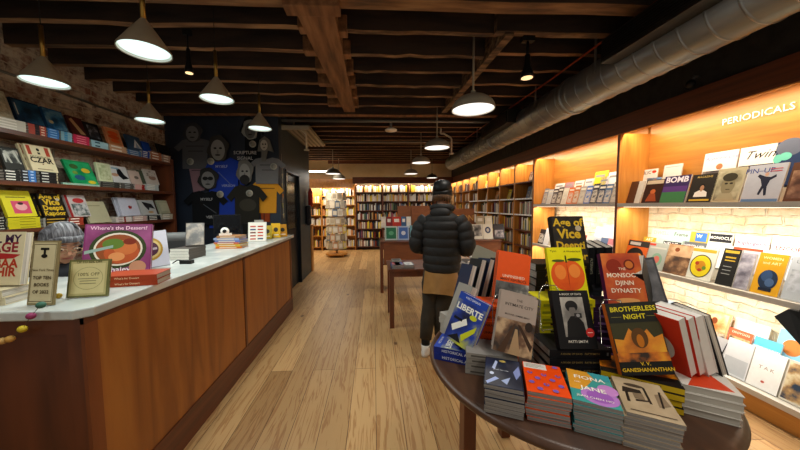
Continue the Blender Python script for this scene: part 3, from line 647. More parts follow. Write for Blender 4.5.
# third shelf
lstack(3, -4, 7, 5, '201f1d', 'black spines, left end of the third left-wall shelf', [('r', .1, .35, .8, .6, 'c8c4b8')], t=.02)
lstack(3, 8, 41, 4, 'c9bd22', 'yellow books on the left-wall shelf under the yellow and pink cover', [('r', .35, .35, .85, .6, '8c8418')], t=.022)
lstack(3, 43, 68, 3, '221a12', 'black and gold spines under the gold lettered book, left wall', [('r', .15, .25, .9, .7, 'b08c30'), ('r', 0, 0, .1, 1, '8a8880')], t=.026)
lstack(3, 69, 84, 3, '9a3a28', 'red spines behind the cashier on the third left-wall shelf', t=.024)
lstack(3, 116, 132, 3, 'c8bdb8', 'white spines with red ends on the third left-wall shelf', [('r', .5, 0, .62, 1, '8c3028'), ('r', .15, .3, .4, .6, '7c5050')], t=.02)
lstack(3, 133, 147, 3, 'b89890', 'pinkish spines under the white book with the red mark', t=.02)
lstack(3, 148, 161, 3, '1d1b1c', 'black spines near the right end of the third left-wall shelf', t=.02)
lstack(3, 162, 173, 3, 'a8a492', 'pale grey-green spines at the right end of the third left-wall shelf', t=.024)
lface(3, 5, 35, .225, 'd0c428', [('r', .25, .12, .85, .6, 'c74a66'), ('e', .55, .38, .2, .14, 'e0a0a0'), ('e', .55, .5, .1, .05, '3a1a20'), ('r', .15, .72, .8, .76, '7c7420')], 'yellow book with a pink picture leaning on the left wall', 8)
AGE = [('n', .02, .02, .98, .98, ('161310', '1b1712', '332510'), 30), ('t', 'Age of', .5, .86, .34, 'd2ac2c', .03), ('t', 'Vice', .5, .62, .4, 'd2ac2c', .035), ('t', 'Deepti', .5, .38, .32, 'd2ac2c', .03), ('t', 'Kapoor', .5, .15, .3, 'd2ac2c', .03), ('e', .8, .74, .09, .06, 'b7a890')]
lface(3, 42, 65, .22, '1a1510', AGE, 'black book with gold lettering leaning beside the yellow and pink book', 43, copies=1)
lface(3, 69, 89, .22, 'b9aeab', [('r', 0, 0, .12, 1, '8c1c1c'), ('e', .6, .75, .28, .12, 'a83030'), ('n', .2, .05, .95, .6, ('c0bcba', '8a8c8c', '3a4a44'))], 'white and red illustrated book with a dark red spine', 69)
lface(3, 88, 110, .24, 'a8a284', [('r', .12, .78, .75, .82, '87805f')], 'large plain khaki book leaning on the third left-wall shelf', lean=20)
lface(3, 119, 141, .225, 'b9bac8', [('p', [(.42, .5), (.5, .58), (.6, .52), (.66, .55), (.6, .4), (.48, .38)], '8e2420')], 'lilac-white book with a small dark red mark', 133, copies=1)
lface(3, 141, 156, .2, 'a8a9a8', [('p', [(.2, .9), (.8, .75), (.95, .4), (.6, .5), (.5, .3), (.3, .6)], '1a1a1e'), ('e', .6, .2, .18, .08, 'a88860')], 'white book with black swirling picture near the shelf end', 148)
lface(3, 159, 171, .19, '989880', [('r', .15, .2, .85, .8, 'a8a78e')], 'grey-green book at the right end of the third left-wall shelf', 162)
for i, (a, b, c, d) in enumerate([(150, 163, '5d5a52', 'grey'), (164, 175, '77726a', 'light grey')]):
    lstack(4, a, b, 6, c, d+' books at the right end of the fourth left-wall shelf', t=.03)

# ---------------------------------------------------------------- on the counter
CT = 1.0925
def cbook(px, py, **k): p = P(px, py, Z=CT); return (p.x, p.y, CT)
# stacked pair and big cookbook
COOK = [('n', .02, .02, .98, .98, ('6a2454', '82316a', '9c4c84'), 5), ('e', .5, .52, .42, .36, '33401f'), ('e', .5, .52, .36, .31, 'e0d8c8'), ('e', .5, .52, .33, .28, '8f4a24'), ('e', .55, .45, .26, .2, 'b5542a'), ('e', .6, .55, .18, .14, 'c8703c'), ('e', .42, .62, .16, .1, '5c7a2e'),
        ('e', .66, .66, .1, .06, '7a2c18'), ('e', .48, .38, .12, .08, 'd89058'), ('p', [(.02, .5), (.42, .6), (.42, .55), (.02, .44)], '8fa8a0'), ('t', "Where's the Dessert?", .5, .92, .095, 'efc8dc'), ('t', 'Chaiev', .5, .14, .14, 'f4e8ee'), ('e', .8, .17, .13, .12, 'c08a6c')]
st = stack(2, (-1.29, 1.61, CT), 100, 'orange-red cookbooks lying in front of the big purple cookbook', w=.15, h=.27, t=.028, col='a23c1c', spine=[('t', "What's for Dessert", .5, .5, 'f0c8a0')], hard=True)
book((-1.475, 1.72, CT), 26, 16, 2, w=.3, h=.31, t=.03, col='7a2c60', art=COOK, label='large square purple cookbook with a bowl of food on the counter', sc='a03018')
WT = [('e', .5, .5, .36, .32, 'a8842e'), ('e', .5, .5, .3, .26, 'c9b070'), ('e', .5, .5, .24, .2, '4a2438'), ('r', .3, .47, .7, .53, 'b0a0a8')]
tote = book((-1.46, 1.96, CT), 28, 24, -6, w=.19, h=.25, t=.02, col='c8c8d4', art=WT, label='white book with round gold and purple emblem on the counter')
# sabaa stack
stack(2, (-1.67, 1.33, CT), 97, 'cream books with dark lettering at the left counter end', w=.15, h=.21, t=.032, col='cfc2a0', spine=[('t', 'MY RAGE', .62, .6, '2a1a28')], pages=PAGES)
AMR = [('t', 'ALL MY', .5, .86, .25, '3a1c3e', .03), ('t', 'RAGE', .5, .7, .3, '8e2430', .03), ('p', [(.2, .52), (.5, .6), (.95, .57), (.8, .5), (.4, .48)], 'b02c2c'), ('t', 'SABAA', .5, .4, .27, 'b53a20', .03), ('t', 'TAHIR', .5, .24, .27, 'b53a20', .03)]
o = book((-1.655, 1.36, CT+.066), -2, 10, 0, w=.2, h=.235, t=.03, col='d8cca8', art=AMR, label='cream book with red and purple lettering at the left counter end')
# framed cards
def card(loc, yaw, lean, w, h, t, fr, paper, art, label):
    root = empty('framed_sign', label=label, cat='sign'); q = MB()
    q.box(-w/2, w/2, -t, 0, 0, h, fr); q.build('frame', root)
    q = MB(); b = .008; q.box(-w/2+b, w/2-b, -t-.001, -t, b, h-b, paper); art_on(q, w, h, -t-.001, art); q.build('card', root)
    root.matrix_world = pose(loc, yaw, lean, 0, w, h, t); return root
NY = [('r', .08, .05, .92, .06, '5a4a30'), ('r', .08, .94, .92, .95, '5a4a30'), ('r', .08, .05, .09, .95, '5a4a30'), ('r', .91, .05, .92, .95, '5a4a30'),
      ('t', 'T', .5, .8, .5, '1a1814', .04), ('e', .5, .76, .12, .03, '1a1814'), ('r', .36, .86, .64, .88, '1a1814'), ('t', 'New York Times', .5, .54, .12, '6a5a3c'), ('t', 'TOP TEN', .5, .42, .17, '4a3c24', .02), ('t', 'BOOKS', .5, .31, .17, '4a3c24', .02), ('t', 'OF 2022', .5, .2, .17, '4a3c24', .02)]
p = P(43, 300, Z=CT); card((-1.405, 1.27, CT), -4, 9, .115, .27, .008, '8a7c58', 'c9bd97', NY, 'cream TOP TEN BOOKS card standing in the middle of the near counter end')
GC = [('r', .1, .1, .9, .9, 'd0c490'), ('e', .5, .5, .36, .3, '8a8454'), ('e', .5, .5, .35, .29, 'd0c490'), ('t', '100% OFF', .5, .6, .13, '6a6440'), ('r', .25, .48, .75, .5, '8c8660'), ('r', .3, .42, .7, .44, '8c8660'), ('r', .3, .35, .7, .37, '8c8660'), ('t', 'UP TO 50% OFF', .5, .93, .09, '4a4a2c')]
p = P(86, 297, Z=CT); card((-1.31, 1.37, CT), 8, 12, .16, .17, .012, '6a6a40', 'b8ac78', GC, 'green framed notice card on the near counter corner')
# garland of wool balls hanging over the near counter edge
for i, (px, py, c, nm) in enumerate([(2, 341, 'c8a060', 'tan'), (10, 339, 'c09048', 'ochre'), (22.5, 329, 'c8b030', 'yellow'), (31, 316, '8f3a62', 'pink'), (41, 305, '3f6b5a', 'green')]):
    p = P(px, py, Y=1.17); q = MB(); q.ball((0, 0, 0), (.016, .014, .013), c, 14, 8)
    if i: q.tube([(0, 0, 0), tuple(last-p)], .0012, '5a4a38', 5)
    last = p
    tag(q.build('felt_ball', loc=p), '%s felt ball of the garland on the near counter edge' % nm, 'garland', 'felt ball garland')
q = MB(); q.ball((0, 0, .012), (.012, .012, .012), 'b09030'); tag(q.build('felt_ball', loc=(-1.43, 1.36, CT)), 'mustard felt ball on the counter between the two framed cards', 'garland')
# mid and far counter
o = stack(4, (-1.5, 2.4, CT), 176, 'white-paged grey books under the leaning dark picture book on the counter', w=.15, h=.2, t=.021, col='57514c', pages=mat('e6e2d8', .7), hard=False)
book((-1.47, 2.44, o), 24, 24, 0, w=.13, h=.2, t=.02, col='4b4744', art=[('n', .03, .03, .97, .97, ('3a3836', '5c5650', '9a8c7c'), 16)], label='dark grey picture book leaning on top of the white-paged pile')
cols = [('d07a34', 'orange'), ('c8b04c', 'pale yellow'), ('5a68a8', 'blue'), ('a8b0c8', 'pale blue'), ('b08058', 'tan')]
z = CT
for i, (c, nm) in enumerate([('e07830', 'bright orange'), ('d2b03c', 'yellow'), ('c86a48', 'terracotta'), ('6a76b4', 'violet-blue'), ('8fa4cc', 'pale blue'), ('a87850', 'tan topmost')]):
    book((-1.44+rnd.uniform(-.01, .01), 2.98, z), 88+rnd.uniform(-4, 4), flat=True, lean=90, w=.16, h=.25-(.03 if i == 5 else 0), t=.02, col=c, spine=[('r', .15, .3, .8, .7, 'e8d8c0')], label='%s book in the multicoloured pile on the counter' % nm, group='multicoloured pile on the counter'); z += .0206
t = empty('tape_dispenser', (-1.5, 2.98, z), .3, 'white rounded tape dispenser on top of the multicoloured book pile', 'tape dispenser')
q = MB(); q.lathe([(.035, -.015), (.04, 0), (.035, .015)], WHITE, 24, (0, 0, .04), ax='y'); q.box(-.05, .06, -.016, .016, 0, .02, WHITE); q.build('body', t); q = MB(); q.lathe([(.018, -.018), (.018, .018)], BLACK, 20, (0, 0, .042), ax='y'); q.build('tape_roll', t)
RT = [('r', .05, .03, .95, .97, 'e6e2d8')]+[('r', .12+.4*(i % 2), .1+.16*(i//2), .42+.4*(i % 2), .17+.16*(i//2), c) for i, c in enumerate(['b84030', '2c3c64', 'a83a2c', 'c05040', '6a2c24', 'b84030', '384870', 'b03428', 'c05040', 'a83a2c'])]
card((-1.37, 3.45, CT), 12, 14, .2, .23, .01, 'd8d4cc', 'e6e2d8', RT, 'white display card with small red and blue blocks on the far counter')
for i, (x, y, c, nm, yw) in enumerate([(-1.33, 3.72, 'b49a2c', 'mustard', 10), (-1.27, 3.86, 'e0b020', 'bright yellow', 18), (-1.215, 3.97, 'c08828', 'amber', 30)]):
    book((x-.02, y, CT), yw, 14, 0, w=.11, h=.17+.02*(i == 1), t=.018, col=c, art=[('e', .5, .55, .25, .16, '3a3428'), ('r', .2, .15, .8, .22, 'f0e8d0')], label='small %s book standing at the far counter end' % nm)
q = MB(); q.box(-.06, .06, -.04, .04, 0, .012, GLASSY); q.box(-.055, .055, .02, .03, .012, .24, 'a8a49c'); q.box(-.04, .04, .0, .02, .012, .2, 'cfc8b8'); tag(q.build('leaflet_holder', loc=(-1.47, 3.75, CT)), 'tall pale leaflet holder standing behind the white display card', 'holder')
q = MB(); q.box(-.05, .05, -.03, .03, 0, .012, GLASSY); q.box(-.05, .05, .01, .02, .012, .15, 'bcb8ae'); q.box(-.04, .04, -.01, .01, .012, .11, '8c8478'); tag(q.build('leaflet_holder', loc=(-1.33, 4.05, CT)), 'small pale leaflet holder behind the yellow books', 'holder')
# payment terminal / screen
t = empty('checkout_screen', (-1.69, 3.42, CT), .5, 'black checkout screen on the far part of the counter', 'screen')
boxo('stand', (-.06, .06, -.05, .05, 0, .015), BLACK, t); boxo('arm', (-.015, .015, -.01, .01, .015, .1), BLACK, t)
q = MB(); q.box(-.14, .14, -.015, .015, .1, .32, BLACK); q.box(-.13, .13, -.018, -.015, .11, .31, mat('0d1014', .1)); q.build('display', t, bevel=.004)
t = empty('checkout_screen', (-1.6, 3.75, CT), -.3, 'small black checkout screen just left of the pale leaflet holder', 'screen')
q = MB(); q.box(-.06, .06, -.02, .02, 0, .2, BLACK); q.build('display', t); q = MB(); q.box(-.04, .04, -.04, .04, 0, .01, BLACK); q.build('stand', t)
# till printer behind the counter
t = empty('receipt_printer', (-2.2, 3.1, .88), .35, 'bulky grey printer standing behind the counter', 'printer')
q = MB(); q.box(-.28, .28, -.15, .18, 0, .3, mat('3e3f40', .45)); q.build('body', t, bevel=.02)
q = MB(); q.lathe([(.05, -.3), (.055, -.28), (.055, .28), (.05, .3)], mat('6a6b6b', .4), 24, (0, -.1, .31), ax='x'); q.build('roller_cover', t)
q = MB(); q.box(-.24, .24, -.17, -.15, .1, .2, mat('1c1c1c', .3)); q.build('paper_slot', t)
boxo('back_cabinet', (-2.5, -1.9, 2.55, 4.4, 0, .879), MAHOG); tag(bpy.data.objects['back_cabinet'], 'low dark cabinet behind the counter carrying the printer', 'cabinet')
q = MB(); q.box(-.04, .04, -.02, .02, 0, .025, BLACK); q.tube([(0, 0, .02), (-.05, -.02, .03), (-.1, 0, .005)], .004, BLACK, 6); tag(q.build('card_reader', loc=(-1.36, 2.15, CT)), 'small black cable and reader on the counter beside the emblem book', 'card reader')

# ---------------------------------------------------------------- shirts and portrait cut-outs on the navy wall
WY = 4.617
def wpt(px, py): p = P(px, py, Y=WY); return p
def wallpoly(name, pts, m, th, off=0, extra=None, label='', cat='', group=None):
    c = wpt(sum(a for a, b in pts)/len(pts), sum(b for a, b in pts)/len(pts)); q = MB()
    V = [(wpt(a, b).x-c.x, wpt(a, b).z-c.z) for a, b in pts]
    if sum(V[i][0]*V[(i+1) % len(V)][1]-V[(i+1) % len(V)][0]*V[i][1] for i in range(len(V))) < 0: V = V[::-1]
    q.prism(V, -off-th, -off, m, ax='y')
    if extra:
        for k, e in enumerate(extra):
            yy = -off-th-.0012-.0006*k
            if e[0] == 'e':
                a = wpt(e[1], e[2]); r1 = e[3]*WY/F; r2 = e[4]*WY/F
                q.add([(a.x-c.x+r1*math.cos(s), yy, a.z-c.z+r2*math.sin(s)) for s in [2*math.pi*i/24 for i in range(24)]], [tuple(range(24))], e[5])
            elif e[0] == 't':
                a = wpt(e[2], e[3]); q.text(e[1], e[5], e[4], Matrix.Translation((a.x-c.x, yy, a.z-c.z)) @ UPR, .01)
            else:
                q.add([(wpt(a, b).x-c.x, yy, wpt(a, b).z-c.z) for a, b in e[1]], [tuple(range(len(e[1])))], e[2])
    return tag(q.build(name, loc=(c.x, WY, c.z)), label, cat, group)
def shirt(cx, ty, w, h, col, off, label, extra=(), tilt=0):
    s = w/2
    pts = [(cx-s*.28, ty), (cx-s*.6, ty+h*.05), (cx-s, ty+h*.3), (cx-s*.78, ty+h*.42), (cx-s*.6, ty+h*.3), (cx-s*.58, ty+h), (cx+s*.58, ty+h), (cx+s*.6, ty+h*.3), (cx+s*.78, ty+h*.42), (cx+s, ty+h*.3), (cx+s*.6, ty+h*.05), (cx+s*.28, ty), (cx, ty+h*.06)]
    pts = [(x+(y-ty)*tilt, y) for x, y in pts]
    return wallpoly('t_shirt', pts, mat(col, .85), .015, off, extra, label, 't-shirt', 't-shirts on the navy wall')
def head(cx, cy, rx, ry, off, label, hair='2a2a2c', skin='b0b0ae', beard=False, glasses=False, top=0):
    pts = [(cx+rx*1.15*math.cos(a)+(rx*.15*math.sin(5*a)), cy-ry*1.1*math.sin(a)) for a in [2*math.pi*i/20 for i in range(20)]]
    ex = [('e', cx, cy+ry*.15, rx*.72, ry*.8, skin), ('e', cx-rx*.3, cy+ry*.0, rx*.16, ry*.08, '1c1c1c'), ('e', cx+rx*.3, cy, rx*.16, ry*.08, '1c1c1c'), ('e', cx, cy+ry*.3, rx*.1, ry*.16, '707070'), ('e', cx, cy+ry*.56, rx*.28, ry*.07, '2c2c2c')]
    if beard: ex = ex[:4]+[('e', cx, cy+ry*.75, rx*.66, ry*.42, '1e1c1c')]
    if glasses: ex += [('e', cx-rx*.3, cy, rx*.3, ry*.18, '1a1a1a'), ('e', cx+rx*.3, cy, rx*.3, ry*.18, '1a1a1a')]
    return wallpoly('portrait_cutout', pts, mat(hair, .7), .012, off, ex, label, 'cut-out', 'portrait cut-outs on the navy wall')
wallpoly('t_shirt', [(189, 166), (206, 166), (208, 172), (205, 190), (194, 193)], mat('8c6c74', .85), .01, 0, [('r', [(192, 170), (203, 170), (203, 171), (192, 171)], '5c4650')], 'dusty pink shirt hanging below the grey shirt at the left', 't-shirt')
shirt(196, 139, 42, 30, '57585c', .012, 'dark grey t-shirt at the upper left of the navy wall', [('r', [(187, 146), (205, 146), (205, 147), (187, 147)], '3c3c40'), ('r', [(189, 151), (204, 151), (204, 152), (189, 152)], '3c3c40')])
head(194, 133, 8, 9, .03, 'grey portrait cut-out with dark bobbed hair, upper left', '3a3a3e', '6c6c6e')
shirt(253, 116, 26, 47, '15191f', .0, 'black t-shirt with white lettering high on the navy wall', [('t', 'SCRIPTURE', 245.5, 153, .07, 'c8c8c8'), ('t', 'SIGNAL', 245.5, 158.5, .07, 'c8c8c8')])
head(251, 130, 7, 9, .02, 'pale haired portrait cut-out behind the farthest cone lamp', '8c8c88', '5c5c5c')
shirt(225, 158, 48, 70, '1f3a9c', .03, 'royal blue t-shirt in the middle of the navy wall', [('t', 'MYSELF', 223, 167, .055, 'a0a8c8'), ('r', [(220, 172), (232, 184), (231.5, 184.5), (219.5, 172.5)], '5c6890'), ('t', 'VERSION', 230, 186, .05, 'a0a8c8')])
head(220, 149, 9, 12, .05, 'smiling portrait cut-out with short hair over the blue shirt', '3c3a38', '8c8c8a')
shirt(208, 191, 44, 34, '0f1216', .05, 'black t-shirt at the lower left of the navy wall', [('t', 'MYSELF', 209, 199.5, .055, 'b0b0b0'), ('r', [(206, 204), (219, 213), (218.5, 213.5), (205.5, 204.5)], '50545c'), ('t', 'VERSION', 216, 217, .055, 'b0b0b0')])
head(211, 179, 8.5, 10, .07, 'portrait cut-out with shaded eyes over the lower black shirt', '2a2a2a', '7c7c7c', glasses=True)
shirt(266, 181, 36, 32, 'd8962a', .0, 'golden yellow t-shirt at the right of the navy wall', [('r', [(259, 188), (275, 188), (275, 189), (259, 189)], '7c5410')])
wallpoly('t_shirt', [(260, 206), (270, 206), (270, 222), (262, 222)], mat('8c3c1c', .9), .012, .0, [('r', [(260.5, 210), (269.5, 210), (269.5, 211), (260.5, 211)], 'c88040'), ('r', [(264, 206), (265, 206), (265, 220), (264, 220)], '4c2418')], 'small rust checked cloth hanging below the yellow shirt', 't-shirt')
shirt(268, 158, 38, 26, '707072', .03, 'light grey t-shirt at the right of the navy wall', [('r', [(261, 165), (276, 165), (276, 165.8), (261, 165.8)], '3c3c3e'), ('r', [(263, 170), (275, 170), (275, 170.8), (263, 170.8)], '3c3c3e')])
wallpoly('portrait_cutout', [(259, 152), (261, 141), (266, 137), (271, 141), (275, 153), (269, 151), (267, 162), (263, 162), (263, 152)], mat('6c6a64', .7), .012, .05, [('e', 265.5, 146, 3.4, 5, 'b4b0a4'), ('e', 264.4, 145, .8, .7, '1c1c1c'), ('e', 267, 145, .8, .7, '1c1c1c'), ('e', 265.7, 148.5, 1, .4, '3a2020')], 'thin stylised portrait cut-out with long neck over the grey shirt', 'cut-out')
shirt(249, 185, 40, 40, '26241f', .06, 'dark olive t-shirt in the centre right of the navy wall', [('e', 250, 205, 8, 6, '37332a')])
head(247.5, 172, 7, 11, .085, 'bearded portrait cut-out over the dark olive shirt', '6a6864', '8c8a86', beard=True)
for i, (x, y, of) in enumerate([(192, 162, .04), (213, 162, .06), (223, 194.5, .08), (253.5, 144.5, .03), (252, 193.5, .09), (275, 167, .06)]):
    c = wpt(x, y); q = MB(); q.lathe([(.052, -.006-of), (.052, -of)], mat('a9a79a', .6), 24, ax='y'); q.lathe([(.035, -.0075-of), (.035, -.006-of)], mat('8c8a80', .6), 24, ax='y')
    tag(q.build('round_badge', loc=(c.x, WY, c.z)), 'round pale badge pinned on the '+['dark grey shirt', 'royal blue shirt', 'lower black shirt', 'upper black shirt', 'dark olive shirt', 'light grey shirt'][i], 'badge', 'round badges on the shirts')
for i, (x, y, c, n) in enumerate([(284.5, 166, '8c8c84', 'grey'), (286.5, 177, 'a8a490', 'cream'), (285, 186, '9c8c64', 'tan'), (286, 196, 'b07030', 'orange'), (286.5, 205, '8a8c5c', 'olive'), (285.5, 215, 'a8a490', 'pale')]):
    p = P(x, y, X=-1.455); q = MB(); q.prism([(-.03, .02), (.03, .035), (0, -.05)], 0, .01, c, ax='x'); q.tube([(0.005, 0, .03), (0.005, .01, .17)], .003, 'a8a8a0', 5)
    tag(q.build('pennant', loc=(-1.459, 4.72+.02*(i % 2), p.z)), '%s pennant of the little garland at the navy wall corner' % n, 'garland', 'pennant garland')
q = MB(); q.box(0, .02, -.06, .06, -.08, .06, 'd8d4c8'); q.box(.02, .021, -.05, .05, .02, .04, '555555'); q.box(.02, .021, -.05, .05, -.03, -.02, '777777')
tag(q.build('door_notice', loc=(-1.499, 5.05, P(295, 179, X=-1.46).z)), 'small white notice on the dark door frame', 'sign')
q = MB(); q.lathe([(.05, 0), (.05, .3), (.03, .36), (.015, .4)], 'a02c24', 16); tag(q.build('fire_extinguisher', loc=(-1.39, 6.45, 1.5)), 'small red extinguisher hung at the end of the slate wall', 'fire extinguisher')
q = MB(); q.box(-.05, .05, -.07, .07, -.32, .1, '1b1a20'); tag(q.build('hanging_bag', loc=(-1.405, 6.3, 1.42), bevel=.03), 'dark bag hanging near the end of the slate wall', 'bag')

# ---------------------------------------------------------------- magazines on the right
def mag(a, b, X, z, h, col, art, label, t=.006, lean=14, bay='', name='magazine', cat='magazine', copies=0):
    y0, y1 = _solve(b, X, z+.05), _solve(a, X, z+.05)
    o = book((X, (y0+y1)/2, z), -90, lean, 0, w=max(.05, y1-y0), h=h, t=t, col=col, art=art, label=label, name=name, cat=cat, hard=False, pages=PAGES, parts=False)
    return o
S1, S2, S3 = 1.501, .846, .156
W = 'e4e4e2'
XF, XB = 2.79, 2.98
rows = []
def P1(a, b): return ('n', a, b, 1-a, .8, ('2a2018', '6a5238', 'a88c64'), 12)
# upper shelf of the near bay: front row then back row
F1 = [(627, 640, .27, 'd8d4cc', [('r', 0, 0, .6, 1, '5c3a26')], 'brown edged magazine at the left end of the top shelf under PERIODICALS'),
 (642, 660, .27, '3a2014', [('r', .05, .82, .95, .97, 'c8b8a0'), ('e', .5, .5, .14, .1, 'c86a38'), ('p', [(.2, .1), (.35, .42), (.65, .42), (.8, .1)], 'a04a24')], 'dark brown magazine with a small orange seated figure, top shelf'),
 (659.5, 685, .29, '3a2a5c', [('r', .03, .02, .97, .42, '3f7a4c'), ('r', .03, .42, .97, .62, '5c3a80'), ('t', 'BOMB', .5, .85, .32, 'e8e4f0', .03)], 'purple and green magazine with bold white title on the top shelf'),
 (687, 712, .28, '2a2622', [('t', 'MAGAZINE', .5, .9, .12, 'c8b060')]+fig(.5, .22, .7, 'b08464', 'e8e4e0')+[('r', .1, .08, .9, .14, 'c8a83c')], 'black magazine with a person in white under a gold line, top shelf'),
 (711, 739, .31, 'b9b295', [('n', .08, .08, .92, .92, ('6c6650', '9c967c', 'c8c2a4'), 8), ('e', .5, .5, .24, .26, '8c8468'), ('e', .42, .56, .06, .025, '2c2a22'), ('e', .6, .56, .06, .025, '2c2a22'), ('r', .45, .38, .6, .4, '3c3428'), ('p', [(.15, .08), (.3, .28), (.7, .28), (.85, .08)], 'a49c80'), ('e', .5, .74, .26, .12, '3a3628')], 'magazine with a large sepia face, middle of the top shelf'),
 (741, 779, .31, 'b4b9c8', [('t', 'PIN–UP', .32, .84, .24, '3c4a8c', .01), ('p', [(.42, .22), (.48, .45), (.4, .62), (.3, .7), (.34, .75), (.52, .68), (.66, .66), (.78, .72), (.8, .66), (.66, .58), (.62, .42), (.66, .2), (.6, .18), (.54, .38), (.48, .2)], '20243a'), ('e', .54, .74, .055, .05, 'c8a08a'), ('r', .02, .0, .98, .1, '5c7ca8'), ('r', .6, .86, .9, .88, 'b84050'), ('r', .6, .8, .9, .82, 'b84050')], 'pale blue magazine with a dancing figure in a dark suit'),
 (784, 812, .3, '5c3a28', [('n', .08, .1, .92, .8, ('4a2c20', '7a5440', 'b08c70'), 10)], 'brown picture magazine at the right edge of the top shelf')]
B1 = [(634, 655, .28, W, [('t', 'PUBLIC', .4, .85, .2, '4a4a4a', .01), ('e', .85, .87, .1, .06, 'c03a20')], 'white magazine with grey title and red dot, back row of top shelf'),
 (646, 660, .17, '7aa0d0', [('e', .6, .6, .2, .3, 'd88a5c')], 'low light blue magazine in the back row of the top shelf'),
 (661, 679, .3, 'dcdcd8', [('r', .1, .9, .9, .92, '9a9a98')], 'plain white magazine in the back row behind the purple one'),
 (700, 733, .36, 'e6e6ea', [('t', 'Apparent Live', .52, .84, .17, '6c7cc0', .0, .3), ('e', .52, .6, .1, .08, 'b07850'), ('n', .02, .02, .98, .5, ('2a2a30', '5c5450', '8c8078'), 8)], 'tall white magazine with blue script title, back row of top shelf'),
 (735, 771, .36, 'ecebe6', [('t', 'Twin', .55, .78, .42, '1c1c1c', .0, .4), ('r', .02, .36, .98, .54, '2c2c2e'), ('t', 'ISSUE', .7, .45, .1, 'e8e8e8')], 'large white magazine with a big black handwritten title and dark band'),
 (770, 812, .36, '24365c', [('e', .35, .86, .34, .2, '5c6478'), ('e', .1, .62, .12, .1, '6cc4b4'), ('e', .28, .66, .16, .09, '6cc4b4'), ('e', .9, .9, .2, .06, 'c8703c')], 'dark blue magazine with grey disc and mint blobs, back row')]
for a, b, h, c, art, lb in F1: mag(a, b, XF, S1, h*.92, c, art, lb, t=.012)
for a, b, h, c, art, lb in B1: mag(a, b, XB-.01, S1+.125, h*.9, c, art, lb, t=.01, lean=8)
# middle shelf
def tx(s, c, sz=.2, v=.86): return ('t', s, .5, v, sz, c, .012)
F2 = [(624, 645, .27, 'c85a20', [('r', .02, .75, .98, .98, '2c2824'), ('e', .45, .4, .38, .3, '1c1a18'), ('e', .6, .35, .2, .14, 'e0882c'), ('r', .1, .8, .6, .92, 'a8a4a0')], 'orange and black magazine, left end of the middle magazine shelf'),
 (644, 664, .27, '9fa39a', [('r', .05, .88, .35, .96, 'c23a24'), ('e', .55, .38, .26, .24, '7d9c84'), ('e', .55, .38, .14, .14, 'c0685c'), ('r', .1, .78, .9, .84, 'bcb8ae')], 'grey magazine with red corner tag and green ornament'),
 (663, 687, .28, '8a5e3c', [('n', .02, .02, .98, .6, ('3c281c', '6c4a30', 'b08860'), 10), ('n', .02, .6, .98, .98, ('b8906a', 'c8a27c', 'a07850'), 8), ('e', .4, .82, .1, .07, '7c4020')], 'wooden-brown picture magazine on the middle magazine shelf'),
 (686, 711, .28, 'c9c8bc', [('r', .05, .86, .95, .96, 'b8972c'), ('e', .5, .42, .42, .36, '2c2c20'), ('e', .5, .42, .38, .33, 'd2bc1e'), ('e', .5, .42, .2, .17, 'b87c1c'), ('e', .35, .5, .08, .06, 'a03a20'), ('e', .65, .38, .08, .06, '5c7c2c'), ('e', .5, .3, .08, .05, 'a03a20')], 'food magazine with a round yellow bowl on its cover'),
 (716, 733, .3, '1c1b1a', [('r', .1, .88, .9, .95, 'b8982c'), ('r', .2, .74, .8, .78, 'b8982c'), ('r', .2, .66, .8, .69, 'b8982c'), ('r', .2, .5, .7, .52, '8c8c88'), ('r', .2, .4, .7, .42, '8c8c88'), ('r', .2, .3, .7, .32, '8c8c88')], 'black magazine with yellow text lines on the middle shelf'),
 (734, 748, .28, '9c96a0', [('n', .02, .02, .98, .98, ('5c5864', '8c8894', 'bcb8c0'), 12)], 'narrow grey-lilac picture magazine right of the black one'),
 (751, 779, .3, 'c8931a', [('t', 'WOMEN', .5, .88, .18, 'f0e0a0', .01), ('t', 'and ART', .5, .76, .18, 'f0e0a0', .01), ('e', .52, .36, .34, .24, '1c2a40'), ('e', .45, .45, .2, .14, '2c4468'), ('e', .6, .3, .16, .1, '40587c'), ('r', .28, .08, .74, .16, '141c2c')], 'mustard magazine with a dark blue knotted shape'),
 (782, 815, .3, 'a8adb4', [('t', 'LULA', .4, .88, .2, '6c7078', .01), ('p', [(.7, .1), (.8, .4), (.95, .3), (.95, .1)], '1c1c20'), ('n', .1, .2, .9, .7, ('9ca0a8', 'b4b8c0', '84888c'), 10)], 'light grey picture magazine at the right edge of the middle shelf')]
M2 = [(640, 652, .2, 'b49c30', [tx('ART', 'e8e8e0', .3)], 'small mustard magazine behind the orange and black one'),
 (655, 680, .2, 'b0c4bc', [('r', .2, .6, .9, .9, '3c3c40'), tx('NEWS', 'd8d8d8', .2, .75)], 'pale green magazine with black title block, second row'),
 (678, 702, .2, '585c60', [tx('WIRED LIFE', 'd0d0d0', .16, .8)], 'grey magazine second row behind the brown one'),
 (702, 730, .2, 'e2e6e4', [tx('FORTUNE', '7c8890', .22, .8)], 'white magazine with a grey title in the second row'),
 (728, 757, .2, 'b8b4b8', [('r', 0, .9, 1, 1, 'c84a28'), ('e', .5, .45, .3, .3, '4c4850')], 'grey magazine with orange top edge in the second row'),
 (757, 797, .2, 'dfe6ee', [tx('RealLeaders', '44484c', .2, .8), ('n', .1, .3, .9, .62, ('6080b0', 'c8d4e4', 'e8ecf0'), 14)], 'white magazine with dark title above a row of blue pictures, second row'),]
